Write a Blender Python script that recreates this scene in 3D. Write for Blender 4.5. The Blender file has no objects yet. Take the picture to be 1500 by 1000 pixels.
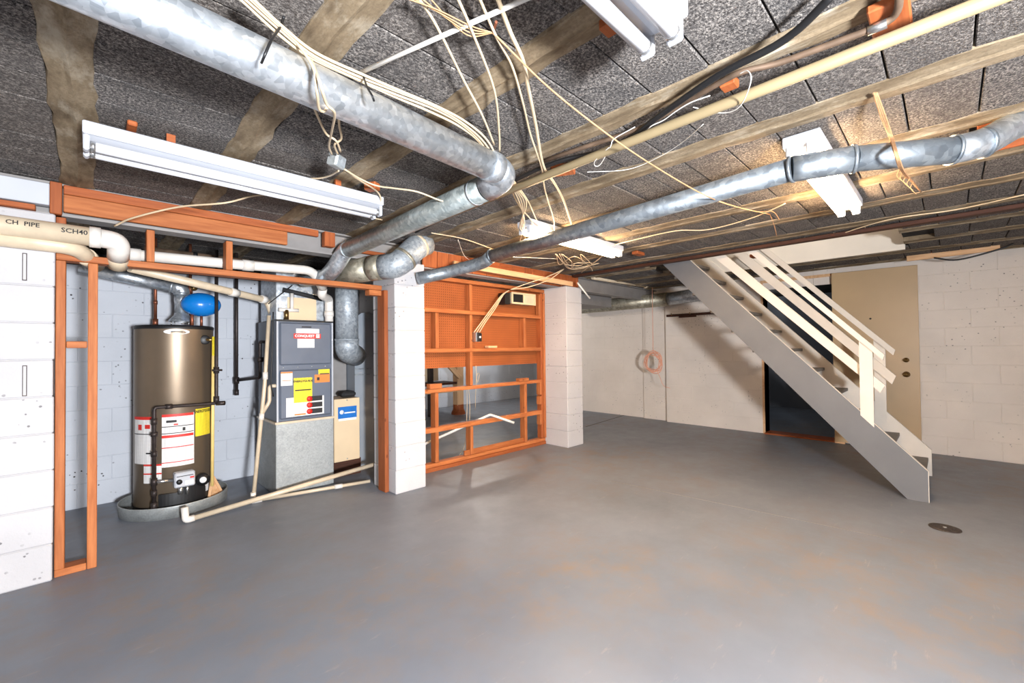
import bpy, math, random
from mathutils import Vector, Matrix
random.seed(7)
V = Vector
D = bpy.data
col = bpy.context.scene.collection
scn = bpy.context.scene

# ------------------------------------------------------------------ camera
H = 1.2                                   # lens height above the floor
VA, VB = (1390.0, 503.0), (130.0, 516.0)  # vanishing points of world X and world Y in the 1500x1000 frame
F = math.sqrt(-((VA[0]-750)*(VB[0]-750) + (VA[1]-500)*(VB[1]-500)))
ax = V((VA[0]-750, -(VA[1]-500), -F)).normalized()
ay = V((VB[0]-750, -(VB[1]-500), -F)).normalized()
az = ax.cross(ay).normalized()
ROT = Matrix((ax, ay, az))                # camera space -> world
cam = D.objects.new('camera', D.cameras.new('camera'))
col.objects.link(cam)
cam.data.sensor_width = 36
cam.data.lens = F/1500*36
cam.data.clip_start = 0.02
cam.matrix_world = Matrix.Translation((0, 0, H)) @ ROT.to_4x4()
scn.camera = cam
CAM = V((0, 0, H))

# ------------------------------------------------------------------ world, lights, exposure
w = D.worlds.new('world'); scn.world = w; w.use_nodes = True
w.node_tree.nodes['Background'].inputs[0].default_value = (.9, .95, 1, 1)
w.node_tree.nodes['Background'].inputs[1].default_value = .02
scn.view_settings.view_transform = 'Standard'
scn.view_settings.look = 'None'
scn.view_settings.gamma = 1
scn.view_settings.use_curve_mapping = False
scn.view_settings.exposure = 1.3
fl = D.lights.new('photo_flash', 'AREA')          # the photographer's flash head beside and behind the camera
fl.shape = 'DISK'; fl.size = .34; fl.energy = 165; fl.color = (.93, .96, 1)
flo = D.objects.new('photo_flash', fl); col.objects.link(flo)
flo.location = (.2, -1.45, 1.12)
flo.rotation_euler = (math.radians(96), 0, math.radians(-14))
fl.spread = math.radians(180)
fl2 = D.lights.new('stairwell_fill', 'POINT')          # unseen fill light added in the stair shaft to brighten its white panel
fl2.energy = 5; fl2.color = (1, .84, .66); fl2.shadow_soft_size = .08
o2 = D.objects.new('stairwell_fill', fl2); col.objects.link(o2); o2.location = (4.9, 1.2, 3.0)
for nm, loc, en, cl_ in (('far_room_lamp', (5.5, 6.5, 1.9), 30, (1, .95, .88)), ('store_lamp', (8.3, 2.4, 1.9), 5, (.9, .95, 1))):   # bulbs in the rooms behind
    l_ = D.lights.new(nm, 'POINT'); l_.energy = en; l_.color = cl_; l_.shadow_soft_size = .06
    o_ = D.objects.new(nm, l_); col.objects.link(o_); o_.location = loc
TUBE = 46.0                                       # strength of the lit fluorescent tubes

# ------------------------------------------------------------------ helpers
def at(u, v, x=None, y=None, z=None):
    d = ROT @ V((u-750, -(v-500), -F))
    if x is not None: t = x/d.x
    elif y is not None: t = y/d.y
    else: t = (z-H)/d.z
    return CAM + d*t
def proj(p):
    c = ROT.transposed() @ (V(p)-CAM)
    return (750-F*c.x/c.z, 500+F*c.y/c.z, -c.z)

WM = {}
def tag(o, label=None, cat=None, group=None, kind=None):
    if label: o['label'] = label
    if cat: o['category'] = cat
    if group: o['group'] = group
    if kind: o['kind'] = kind
    return o
def place(o, M, parent=None):
    WM[o] = M
    col.objects.link(o)
    if parent is not None:
        o.parent = parent
        o.matrix_basis = WM[parent].inverted() @ M
    else:
        o.matrix_basis = M
    return o
def thing(name, label, cat, loc, group=None):
    o = D.objects.new(name, None); o.empty_display_size = .1
    place(o, Matrix.Translation(loc))
    return tag(o, label, cat, group)

class MB:
    def __init__(s): s.v = []; s.f = []; s.sm = []
    def add(s, vs, fs, smooth=False):
        n = len(s.v); s.v += [V(a) for a in vs]
        for f in fs: s.f.append([i+n for i in f]); s.sm.append(smooth)
        return s
    def box(s, x0, x1, y0, y1, z0, z1, M=None):
        vs = [V((x, y, z)) for z in (z0, z1) for y in (y0, y1) for x in (x0, x1)]
        if M: vs = [M @ a for a in vs]
        return s.add(vs, [(0,2,3,1),(4,5,7,6),(0,1,5,4),(2,6,7,3),(0,4,6,2),(1,3,7,5)])
    def cbox(s, x0, x1, y0, y1, z0, z1, b=.004, M=None):     # box with chamfered edges
        vs = []; c = [(x0, x1), (y0, y1), (z0, z1)]
        idx = {}
        for i in (0, 1):
            for j in (0, 1):
                for k in (0, 1):
                    sg = (1-2*i, 1-2*j, 1-2*k); p = [c[0][i], c[1][j], c[2][k]]
                    for a in range(3):
                        q = list(p)
                        for e in range(3):
                            if e != a: q[e] += sg[e]*b
                        idx[(i, j, k, a)] = len(vs); vs.append(V(q))
        fs = []
        for a in range(3):
            o1, o2 = [e for e in range(3) if e != a]
            for t in (0, 1):
                r = []
                for (m, n) in ((0,0),(1,0),(1,1),(0,1)):
                    key = [0,0,0]; key[a] = t; key[o1] = m; key[o2] = n
                    r.append(idx[(*key, a)])
                fs.append(r)
        for a in range(3):
            o1, o2 = [e for e in range(3) if e != a]
            for m in (0, 1):
                for n in (0, 1):
                    k0 = [0,0,0]; k0[o1] = m; k0[o2] = n; k1 = list(k0); k1[a] = 1
                    fs.append([idx[(*k0, o1)], idx[(*k1, o1)], idx[(*k1, o2)], idx[(*k0, o2)]])
        for i in (0, 1):
            for j in (0, 1):
                for k in (0, 1):
                    fs.append([idx[(i, j, k, 0)], idx[(i, j, k, 1)], idx[(i, j, k, 2)]])
        if M: vs = [M @ a for a in vs]
        return s.add(vs, fs)
    def tube(s, pts, r, n=12, cap=True):
        pts = [V(p) for p in pts]
        rs = r if isinstance(r, (list, tuple)) else [r]*len(pts)
        ring = []; prev = None
        for i, p in enumerate(pts):
            if i == 0: t = pts[1]-p
            elif i == len(pts)-1: t = p-pts[-2]
            else: t = (pts[i+1]-p).normalized()+(p-pts[i-1]).normalized()
            if t.length < 1e-7: t = V((0, 0, 1))
            t.normalize()
            if prev is None:
                a = t.orthogonal().normalized()
            else:
                a = prev-t*prev.dot(t)
                if a.length < 1e-5: a = t.orthogonal()
                a.normalize()
            prev = a; b = t.cross(a)
            ring.append([p+(a*math.cos(2*math.pi*k/n)+b*math.sin(2*math.pi*k/n))*rs[i] for k in range(n)])
        vs = [q for rg in ring for q in rg]; fs = []
        for i in range(len(pts)-1):
            for k in range(n):
                fs.append((i*n+k, i*n+(k+1) % n, (i+1)*n+(k+1) % n, (i+1)*n+k))
        s.add(vs, fs, True)
        if cap:
            m = len(s.v)-len(vs)
            s.f.append([m+k for k in range(n)][::-1]); s.sm.append(False)
            s.f.append([m+(len(pts)-1)*n+k for k in range(n)]); s.sm.append(False)
        return s
    def lathe(s, prof, c, n=40, axis='Z'):
        vs = []; fs = []
        for (r, h) in prof:
            for k in range(n):
                a = 2*math.pi*k/n
                p = V((r*math.cos(a), r*math.sin(a), h))
                if axis == 'Y': p = V((p.x, p.z, p.y))
                if axis == 'X': p = V((p.z, p.x, p.y))
                vs.append(V(c)+p)
        for i in range(len(prof)-1):
            for k in range(n):
                fs.append((i*n+k, i*n+(k+1) % n, (i+1)*n+(k+1) % n, (i+1)*n+k))
        return s.add(vs, fs, True)
    def mesh(s, name, origin):
        me = D.meshes.new(name)
        me.from_pydata([tuple(a-origin) for a in s.v], [], s.f)
        me.polygons.foreach_set('use_smooth', s.sm)
        me.update()
        return me
    def build(s, name, mat, parent=None, origin=None):
        lo = V([min(a[i] for a in s.v) for i in range(3)]); hi = V([max(a[i] for a in s.v) for i in range(3)])
        o0 = V(origin) if origin is not None else V(((lo.x+hi.x)/2, (lo.y+hi.y)/2, lo.z if parent is None else (lo.z+hi.z)/2))
        me = s.mesh(name, o0); me.materials.append(mat)
        o = D.objects.new(name, me)
        return place(o, Matrix.Translation(o0), parent)

def rnd(pts, r=.03, n=5):                 # round the corners of a path
    pts = [V(p) for p in pts]; out = [pts[0]]
    for i in range(1, len(pts)-1):
        a, b, c = pts[i-1], pts[i], pts[i+1]
        d1 = min(r, (a-b).length*.45); d2 = min(r, (c-b).length*.45)
        p, q = b+(a-b).normalized()*d1, b+(c-b).normalized()*d2
        for k in range(n+1):
            t = k/n
            out.append(p*(1-t)**2+b*2*t*(1-t)+q*t*t)
    return out+[pts[-1]]
def spl(pts, n=6):                        # Catmull-Rom through the points
    P = [V(p) for p in pts]; P = [P[0]*2-P[1]]+P+[P[-1]*2-P[-2]]; out = []
    for i in range(1, len(P)-2):
        p0, p1, p2, p3 = P[i-1:i+3]
        for k in range(n):
            t = k/n
            out.append(.5*((2*p1)+(p2-p0)*t+(2*p0-5*p1+4*p2-p3)*t*t+(3*p1-p0-3*p2+p3)*t**3))
    return out+[P[-2]]
def frame_axes(d):                        # rotation whose local X is d
    x = V(d).normalized()
    up = V((0, 0, 1)) if abs(x.z) < .95 else V((0, 1, 0))
    y = up.cross(x).normalized(); z = x.cross(y)
    return Matrix((x, y, z)).transposed()
def beam(name, p0, p1, sy, sz, mat, parent=None, b=.003):    # board between two points, grain along it
    p0, p1 = V(p0), V(p1); L = (p1-p0).length
    M = Matrix.Translation((p0+p1)/2) @ frame_axes(p1-p0).to_4x4()
    me = MB().cbox(-L/2, L/2, -sy/2, sy/2, -sz/2, sz/2, min(b, sy*.3, sz*.3)).mesh(name, V())
    me.materials.append(mat)
    return place(D.objects.new(name, me), M, parent)
def lum(name, x0, x1, y0, y1, z0, z1, mat, parent=None):     # axis aligned lumber
    d = [x1-x0, y1-y0, z1-z0]; k = d.index(max(d)); c = V(((x0+x1)/2, (y0+y1)/2, (z0+z1)/2))
    e = V([1 if i == k else 0 for i in range(3)])*d[k]/2
    if k == 0: return beam(name, c-e, c+e, d[1], d[2], mat, parent)
    if k == 1: return beam(name, c-e, c+e, d[0], d[2], mat, parent)
    return beam(name, c-e, c+e, d[0], d[1], mat, parent) if True else None
def text(name, s, size, M, mat, parent, wrap=None, bold=0):
    cu = D.curves.new(name, 'FONT'); cu.body = s; cu.size = size; cu.align_x = 'CENTER'; cu.align_y = 'CENTER'
    cu.offset = bold; cu.resolution_u = 2
    t = D.objects.new('tmp', cu); col.objects.link(t)
    dg = bpy.context.evaluated_depsgraph_get(); dg.update()
    me = D.meshes.new_from_object(t.evaluated_get(dg))
    D.objects.remove(t)
    if wrap:
        for vv in me.vertices: vv.co = wrap(vv.co.x, vv.co.y)
    me.materials.clear(); me.materials.append(mat); me.name = name
    return place(D.objects.new(name, me), M, parent)

# ------------------------------------------------------------------ materials
def srgb(r, g, b):
    return tuple(((c/255)/12.92 if c/255 <= .04045 else ((c/255+.055)/1.055)**2.4) for c in (r, g, b))
class NT:
    def __init__(s, name):
        s.m = D.materials.new(name); s.m.use_nodes = True; s.t = s.m.node_tree
        s.b = s.t.nodes['Principled BSDF']
    def n(s, typ, **kw):
        nd = s.t.nodes.new(typ)
        for k, v in kw.items():
            if k[0] == '_': nd.inputs[k[1:].replace('_', ' ')].default_value = v
            else: setattr(nd, k, v)
        return nd
    def l(s, a, b): s.t.links.new(a, b)
    def coord(s, kind='Position', scale=(1, 1, 1), jitter=False):
        if kind == 'Position': o = s.n('ShaderNodeNewGeometry').outputs['Position']
        else: o = s.n('ShaderNodeTexCoord').outputs[kind]
        mp = s.n('ShaderNodeMapping'); mp.inputs['Scale'].default_value = scale
        if jitter:
            oi = s.n('ShaderNodeObjectInfo'); mu = s.n('ShaderNodeMath', operation='MULTIPLY'); mu.inputs[1].default_value = 37
            s.l(oi.outputs['Random'], mu.inputs[0]); s.l(mu.outputs[0], mp.inputs['Location'])
        s.l(o, mp.inputs['Vector']); return mp.outputs['Vector']
    def noise(s, vec, scale, detail=3, rough=.55):
        nd = s.n('ShaderNodeTexNoise'); nd.inputs['Scale'].default_value = scale; nd.inputs['Detail'].default_value = detail
        nd.inputs['Roughness'].default_value = rough; s.l(vec, nd.inputs['Vector']); return nd.outputs['Fac']
    def ramp(s, fac, stops):
        r = s.n('ShaderNodeValToRGB'); e = r.color_ramp.elements
        while len(e) < len(stops): e.new(.5)
        for i, (p, c) in enumerate(stops):
            e[i].position = p; e[i].color = (*c, 1) if len(c) == 3 else c
        s.l(fac, r.inputs['Fac']); return r.outputs['Color']
    def mix(s, fac, a, b, typ='MIX'):
        m = s.n('ShaderNodeMix', data_type='RGBA', blend_type=typ)
        for inp, val in ((m.inputs['Factor'], fac), (m.inputs['A'], a), (m.inputs['B'], b)):
            if isinstance(val, (int, float)): inp.default_value = val
            elif isinstance(val, tuple): inp.default_value = (*val, 1)
            else: s.l(val, inp)
        return m.outputs['Result']
    def bump(s, h, strength=.3, dist=.01):
        b = s.n('ShaderNodeBump'); b.inputs['Strength'].default_value = strength; b.inputs['Distance'].default_value = dist
        s.l(h, b.inputs['Height']); s.l(b.outputs['Normal'], s.b.inputs['Normal'])
    def fin(s, color=None, rough=.5, metal=0, spec=.5):
        if color is not None:
            if isinstance(color, tuple): s.b.inputs['Base Color'].default_value = (*color, 1)
            else: s.l(color, s.b.inputs['Base Color'])
        if isinstance(rough, (int, float)): s.b.inputs['Roughness'].default_value = rough
        else: s.l(rough, s.b.inputs['Roughness'])
        s.b.inputs['Metallic'].default_value = metal
        s.b.inputs['Specular IOR Level'].default_value = spec
        return s.m
BW = ((0, 0, 0), (1, 1, 1))
def plain(name, rgb, rough=.5, metal=0, var=.08, scale=14, spec=.5):
    t = NT(name); c = t.coord('Object', jitter=True); n = t.noise(c, scale, 3)
    lo = tuple(max(0, x*(1-var*1.6)) for x in rgb); hi = tuple(min(1, x*(1+var)) for x in rgb)
    return t.fin(t.ramp(n, [(.3, lo), (.7, hi)]), rough, metal, spec)
def m_floor():
    t = NT('floor_paint'); c = t.coord(); big = t.noise(c, .9, 5, .6); mid = t.noise(c, 5, 6, .7); fine = t.noise(c, 40, 3)
    base = t.ramp(big, [(.3, srgb(106, 112, 123)), (.7, srgb(124, 130, 141))])
    sep = t.n('ShaderNodeSeparateXYZ'); t.l(c, sep.inputs[0])
    wear = t.ramp(mid, [(.44, (0, 0, 0)), (.74, (.7, .7, .7))])
    walk = t.ramp(t.noise(c, .55, 2), [(.40, (.05, .05, .05)), (.62, (1, 1, 1))])
    f = t.mix(1.0, wear, walk, 'MULTIPLY')
    col_ = t.mix(f, base, srgb(144, 122, 100))
    sc = t.coord('Position', (1.2, 6, 1)); scr = t.ramp(t.noise(sc, 3.2, 8, .75), [(.61, (0, 0, 0)), (.70, (.35, .35, .35))])
    col_ = t.mix(scr, col_, srgb(166, 156, 146))
    t.bump(mid, .10, .004)
    ro = t.ramp(mid, [(.3, (.38,)*3), (.7, (.56,)*3)])
    return t.fin(col_, ro, 0, .4)
def m_white(name='white_block_paint', rgb=(226, 215, 205), pit=.75):
    t = NT(name); c = t.coord(); fine = t.noise(c, 55, 4, .6); big = t.noise(c, 2.5, 3)
    base = t.ramp(big, [(.3, srgb(*[x-10 for x in rgb])), (.7, srgb(*rgb))])
    vo = t.n('ShaderNodeTexVoronoi'); vo.inputs['Scale'].default_value = 22; t.l(c, vo.inputs['Vector'])
    wob = t.n('ShaderNodeMath', operation='ADD'); t.l(vo.outputs['Distance'], wob.inputs[0])
    nm = t.n('ShaderNodeMath', operation='MULTIPLY'); t.l(t.noise(c, 90, 2), nm.inputs[0]); nm.inputs[1].default_value = .18
    t.l(nm.outputs[0], wob.inputs[1])
    dot = t.ramp(wob.outputs[0], [(.20, (1, 1, 1)), (.25, (0, 0, 0))])
    msk = t.ramp(t.noise(c, 2.1, 4, .7), [(.50, (0, 0, 0)), (.60, (1, 1, 1))])
    f = t.mix(1.0, dot, msk, 'MULTIPLY'); f = t.mix(pit, (0, 0, 0), f)
    t.bump(fine, .35, .006)
    return t.fin(t.mix(f, base, srgb(58, 52, 56)), .6, 0, .3)
def m_cinder():
    t = NT('cinder_block'); c = t.coord(); g = t.noise(c, 120, 3, .85); mid = t.noise(c, 9, 4, .65)
    oi = t.n('ShaderNodeObjectInfo')
    a = t.ramp(g, [(.36, srgb(28, 26, 26)), (.50, srgb(106, 102, 100)), (.64, srgb(184, 176, 168))])
    a = t.mix(t.ramp(mid, [(.35, (.55,)*3), (.7, (0, 0, 0))]), a, srgb(70, 69, 70))
    a = t.mix(t.ramp(oi.outputs['Random'], [(0, (0, 0, 0)), (1, (.28,)*3)]), a, srgb(104, 92, 82))
    sm = t.ramp(t.noise(t.coord('Position', (6, 1.3, 1)), 4, 7, .75), [(.70, (0, 0, 0)), (.76, (.7,)*3)])
    a = t.mix(sm, a, srgb(168, 158, 146))
    t.bump(g, .75, .012)
    return t.fin(a, .95, 0, .15)
def m_joist():
    t = NT('joist_concrete'); c = t.coord('Position', (2.5, .6, 1)); a = t.noise(c, 6, 8, .7); b = t.noise(t.coord(), 90, 3, .7)
    k = t.ramp(a, [(.3, srgb(82, 68, 52)), (.5, srgb(126, 110, 88)), (.72, srgb(162, 146, 122))])
    k = t.mix(t.ramp(b, [(.45, (0, 0, 0)), (.7, (.5,)*3)]), k, srgb(98, 84, 68))
    k = t.mix(t.ramp(t.noise(t.coord('Position', (3, 1.2, 1)), 3.5, 6, .7), [(.52, (0, 0, 0)), (.70, (.75,)*3)]), k, srgb(176, 166, 148))
    t.bump(a, .5, .012)
    return t.fin(k, .9, 0, .2)
def m_wood(name, lo, hi, dark=(124, 66, 34)):
    t = NT(name); c = t.coord('Object', (1.6, 22, 22), True); a = t.noise(c, 2.2, 5, .6); b = t.noise(t.coord('Object', (1, 3, 3), True), 5, 3)
    k = t.ramp(a, [(.30, srgb(*lo)), (.68, srgb(*hi))])
    k = t.mix(t.ramp(b, [(.60, (0, 0, 0)), (.82, (.5,)*3)]), k, srgb(*dark))
    oi = t.n('ShaderNodeObjectInfo')
    k = t.mix(t.ramp(oi.outputs['Random'], [(0, (0, 0, 0)), (1, (.30,)*3)]), k, srgb(*dark))
    vo = t.n('ShaderNodeTexVoronoi'); vo.inputs['Scale'].default_value = 4.5; t.l(t.coord('Object', (1, 2, 2), True), vo.inputs['Vector'])
    k = t.mix(t.ramp(vo.outputs['Distance'], [(.055, (.8,)*3), (.085, (0, 0, 0))]), k, srgb(96, 44, 20))
    t.bump(a, .12, .003)
    return t.fin(k, .62, 0, .3)
def m_galv(name, lo, hi, rough=.34, scale=55, metal=.8):
    t = NT(name); c = t.coord('Position'); vo = t.n('ShaderNodeTexVoronoi'); vo.inputs['Scale'].default_value = scale; t.l(c, vo.inputs['Vector'])
    k = t.ramp(vo.outputs['Color'], [(.1, srgb(*lo)), (.9, srgb(*hi))])
    st = t.ramp(t.noise(c, 7, 5, .7), [(.45, (0, 0, 0)), (.75, (.5,)*3)])
    k = t.mix(st, k, srgb(*[x*.78 for x in lo]))
    ro = t.ramp(t.noise(c, 30, 4), [(.3, (rough-.06,)*3), (.7, (rough+.14,)*3)])
    return t.fin(k, ro, metal, .5)
def m_peg():
    t = NT('pegboard'); c = t.n('ShaderNodeTexCoord').outputs['Object']
    sc = t.n('ShaderNodeVectorMath', operation='SCALE'); sc.inputs['Scale'].default_value = 1/.0254; t.l(c, sc.inputs[0])
    fr = t.n('ShaderNodeVectorMath', operation='FRACTION'); t.l(sc.outputs[0], fr.inputs[0])
    sb = t.n('ShaderNodeVectorMath', operation='SUBTRACT'); sb.inputs[1].default_value = (.5, .5, .5); t.l(fr.outputs[0], sb.inputs[0])
    mu = t.n('ShaderNodeVectorMath', operation='MULTIPLY'); mu.inputs[1].default_value = (1, 0, 1); t.l(sb.outputs[0], mu.inputs[0])
    ln = t.n('ShaderNodeVectorMath', operation='LENGTH'); t.l(mu.outputs[0], ln.inputs[0])
    h = t.ramp(ln.outputs['Value'], [(.15, (.8,)*3), (.20, (0, 0, 0))])
    k = t.ramp(t.noise(c, 3, 5), [(.3, srgb(140, 76, 38)), (.7, srgb(160, 88, 46))])
    return t.fin(t.mix(h, k, srgb(70, 32, 16)), .7, 0, .25)
def m_emit(name, rgb, s):
    t = NT(name); t.b.inputs['Emission Color'].default_value = (*rgb, 1); t.b.inputs['Emission Strength'].default_value = s
    return t.fin((.9, .9, .9), .4)
def m_print(name, bg, ink, scale=(1, 90, 1), thr=.5):          # rows of unreadably small print
    t = NT(name); c = t.coord('Object', (60, 1, 1)); s = t.n('ShaderNodeSeparateXYZ'); t.l(t.n('ShaderNodeTexCoord').outputs['Object'], s.inputs[0])
    wv = t.n('ShaderNodeMath', operation='SINE'); m = t.n('ShaderNodeMath', operation='MULTIPLY'); m.inputs[1].default_value = 620
    t.l(s.outputs['Z'], m.inputs[0]); t.l(m.outputs[0], wv.inputs[0])
    r = t.ramp(wv.outputs[0], [(.3, (0, 0, 0)), (.5, (.55,)*3)])
    f = t.mix(1.0, r, t.ramp(t.noise(c, 3, 2), [(.42, (0, 0, 0)), (.5, (1, 1, 1))]), 'MULTIPLY')
    return t.fin(t.mix(f, srgb(*bg), srgb(*ink)), .5, 0, .3)

FLOOR = m_floor(); WHITE = m_white(); PILLAR = m_white('white_pillar_paint', (194, 192, 194), .7); GREYW = m_white('grey_wall_paint', (194, 198, 206), 1.0)
CINDER = m_cinder(); JOIST = m_joist()
MORTAR = plain('ceiling_mortar', srgb(60, 58, 56), .95, 0, .3, 20, .1)
WOOD = m_wood('orange_fir', (156, 84, 42), (194, 120, 70)); WOODR = m_wood('red_fir', (136, 68, 34), (174, 96, 52)); PINE = m_wood('pale_pine', (206, 160, 116), (232, 192, 150), (160, 110, 70))
WOODD = m_wood('dark_wood', (60, 34, 24), (86, 50, 34), (40, 22, 16))
GALV = m_galv('galvanised', (176, 184, 192), (224, 230, 236)); GALVD = m_galv('dull_galvanised', (128, 136, 144), (168, 176, 182), .42, 40, .7)
GALVB = m_galv('old_galvanised', (142, 136, 120), (188, 182, 164), .42, 30, .6); SHEET = m_galv('sheet_metal', (160, 164, 164), (178, 182, 182), .5, 110, .5); GALVM = m_galv('matt_galvanised', (140, 148, 156), (184, 192, 198), .46, 60, .35)
PVC = plain('pvc_white', srgb(226, 220, 212), .35, 0, .05); CREAM = plain('pvc_cream', srgb(208, 190, 164), .35, 0, .07); CABLE = plain('cable_cream', srgb(206, 184, 152), .45, 0, .08, 6)
WIREW = plain('wire_white', srgb(232, 228, 220), .4, 0, .04); BLACK = plain('black_plastic', srgb(24, 24, 26), .45, 0, .1); IRON = plain('black_iron', srgb(62, 54, 52), .5, .5, .2, 30)
COPPER = plain('copper', srgb(138, 84, 62), .45, .7, .25, 20); RUST = plain('rusty_pipe', srgb(112, 92, 76), .6, .4, .3, 12); TANP = plain('tan_paint', srgb(142, 126, 96), .38, 0, .06, 6)
BRASS = plain('brass', srgb(150, 122, 78), .3, .9, .1); CHROME = plain('steel', srgb(190, 190, 190), .3, .9, .05)
BLUE = plain('blue_enamel', srgb(14, 118, 200), .22, 0, .03, 5); BRONZE = plain('bronze_enamel', srgb(136, 120, 102), .40, .7, .05, 4); FURN = plain('furnace_grey', srgb(98, 106, 120), .4, .1, .04, 5)
BEIGE = plain('beige_enamel', srgb(224, 198, 162), .45, 0, .03, 5); DOORP = plain('door_tan', srgb(186, 156, 116), .4, 0, .05, 1.5); STW = plain('stair_white', srgb(212, 202, 190), .5, 0, .04, 5)
STG = plain('stair_grey', srgb(104, 104, 106), .5, 0, .05, 3); TREAD = plain('tread_grey', srgb(110, 104, 98), .6, 0, .12, 9); SOFF = plain('soffit_white', srgb(210, 202, 190), .6, 0, .03, 3)
STEELG = plain('beam_grey', srgb(140, 136, 134), .6, .1, .08, 6); ENAM = plain('white_enamel', srgb(186, 189, 196), .35, 0, .03, 4); TUBEOFF = plain('tube_glass', srgb(222, 224, 230), .25, 0, .02, 3)
TUBEON = m_emit('tube_lit', (1, .68, .38), TUBE); PEG = m_peg(); TWINE = plain('twine', srgb(182, 138, 98), .9, 0, .15, 40); PINK = plain('pink_cord', srgb(226, 166, 140), .6, 0, .08, 10)
LBLW = m_print('label_white', (232, 230, 228), (120, 120, 124)); LBLY = m_print('label_yellow', (244, 220, 60), (90, 80, 20)); RED = plain('label_red', srgb(206, 44, 34), .5, 0, .03); ORANGE = plain('label_orange', srgb(232, 132, 60), .5, 0, .05)
INK = plain('ink', srgb(30, 28, 30), .6, 0, .02); LBLB = plain('label_blue', srgb(30, 110, 190), .4, 0, .1); PAPER = plain('paper', srgb(236, 236, 236), .6, 0, .02); ORSHEET = plain('orange_board', srgb(228, 140, 76), .6, 0, .05)
DRAIN = plain('drain_iron', srgb(62, 54, 50), .6, .3, .2, 30); DARKROOM = plain('dark_wall', srgb(96, 98, 104), .7, 0, .1, 2); DUSTY = plain('black_foam', srgb(38, 38, 40), .8, 0, .2, 20)

ZC = 2.12
# ------------------------------------------------------------------ the shell
def struct(mb, name, mat): return tag(mb.build(name, mat), kind='structure')
struct(MB().box(-2.4, 10.0, -2.7, 7.5, -.1, 0), 'floor', FLOOR)
OX0, OX1, OY0, OY1 = 4.40, 5.50, .27, 2.42                    # stair opening
c = MB()
for (a, b, d, e) in ((-2.4, 2.665, -2.7, 7.5), (3.075, OX0, -2.7, 7.5), (2.665, 3.075, -2.7, -.52), (2.665, 3.075, -.10, 7.5), (OX1, 10, -2.7, 7.5), (OX0, OX1, -2.7, OY0), (OX0, OX1, OY1, 7.5)): c.box(a, b, d, e, ZC+.03, ZC+.14)
c.box(2.60, 3.14, -.58, -.04, ZC+.30, ZC+.34)
CEIL = struct(c, 'ceiling', MORTAR)
struct(MB().box(OX1-.035, OX1-.004, OY0+.002, OY1-.002, ZC-.03, 3.3).box(OX0-.03, OX0, OY0-.02, OY1+.02, ZC+.14, 3.3).box(OX0, OX1, OY0-.03, OY0, ZC+.14, 3.3)
       .box(OX0, OX1, OY1, OY1+.03, ZC+.14, 3.3).box(OX0, OX1, OY0, OY1, 3.3, 3.33), 'trim_1', SOFF)

_bm = {}
def block(sx, sy, sz, mat, front):
    key = (round(sx, 3), round(sy, 3), round(sz, 3), mat.name)
    if key not in _bm:
        me = MB().cbox(-sx/2, sx/2, -sy/2, sy/2, -sz/2, sz/2, .0045 if 'pillar' in mat.name else .0025).mesh('block', V()); me.materials.append(mat); _bm[key] = me
    return D.objects.new('block', _bm[key])
def block_wall(name, axis, plane, sign, a0, a1, z1, mat, thick=.2, holes=(), z0=0, bl=.39, bh=.193, vis=None):
    """solid wall whose face lies at `plane`, looking along sign*axis; separate blocks stand proud of the joints"""
    mb = MB(); rec = .003
    f0 = plane-sign*rec; f1 = plane-sign*thick
    lo, hi = min(f0, f1), max(f0, f1)
    cuts = [(a0, a1, z0, z1)]
    for (h0, h1, hz0, hz1) in holes:
        cuts = [(a0, h0, z0, z1), (h1, a1, z0, z1), (h0, h1, hz1, z1)]
    for (p, q, r, s) in cuts:
        if axis == 'X': mb.box(lo, hi, p, q, r, s)
        else: mb.box(p, q, lo, hi, r, s)
    wl = struct(mb, name, mat)
    n = round((z1-z0)/bh); hh = (z1-z0)/n
    for i in range(n):
        s = a0-(bl/2 if i % 2 else 0)
        while s < a1:
            p, q = max(s, a0), min(s+bl, a1); s += bl
            zz0, zz1 = z0+i*hh, z0+(i+1)*hh
            segs = [(p, q)]
            for (h0, h1, hz0, hz1) in holes:
                if zz0+hh/2 < hz1: segs = [(x, y) for (x, y) in ((p, min(q, h0)), (max(p, h1), q)) if y-x > .03]
            for (x, y) in segs:
                if y-x < .03: continue
                if vis and not (vis[0] < (x+y)/2 < vis[1]): continue
                cx, cz = (x+y)/2, (zz0+zz1)/2; L = y-x-.002
                c0 = plane-sign*.01
                if axis == 'X': o = block(.02, L, hh-.002, mat, 0); pos = V((c0, cx, cz))
                else: o = block(L, .02, hh-.002, mat, 0); pos = V((cx, c0, cz))
                place(o, Matrix.Translation(pos), wl)
    return wl
XR = 6.58
block_wall('wall_right', 'X', XR, -1, -2.7, 3.18, ZC+.03, WHITE, .2, [(1.0, 1.775, 0, 2.05)], vis=(-.9, 3.18))
block_wall('wall_right_pilaster', 'X', 6.66, -1, 3.18, 3.62, ZC+.03, WHITE, .2, bl=.44)
block_wall('wall_right_far', 'X', 6.70, -1, 3.62, 5.3, ZC+.03, WHITE, .2)
block_wall('wall_utility_back', 'Y', 4.72, -1, -2.4, 2.2, 1.88, GREYW, .2, vis=(-.5, 2.2))
block_wall('wall_far', 'Y', 7.3, -1, 2.2, 10, ZC+.03, GREYW, .2, vis=(3.8, 9))
struct(MB().box(-2.4, 2.2, 5.6, 5.7, 0, ZC+.03).box(-2.4, -2.3, 4.92, 5.6, 0, ZC+.03), 'wall_dark_backing', DARKROOM)  # dark backing added so the gap above the closet wall looks shaded
struct(MB().box(2.2, 2.3, 3.62, 7.3, 0, ZC+.03), 'wall_utility_side', WHITE)
struct(MB().box(-2.4, 6.78, -2.7, -2.6, 0, ZC+.03), 'wall_behind', WHITE)
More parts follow.
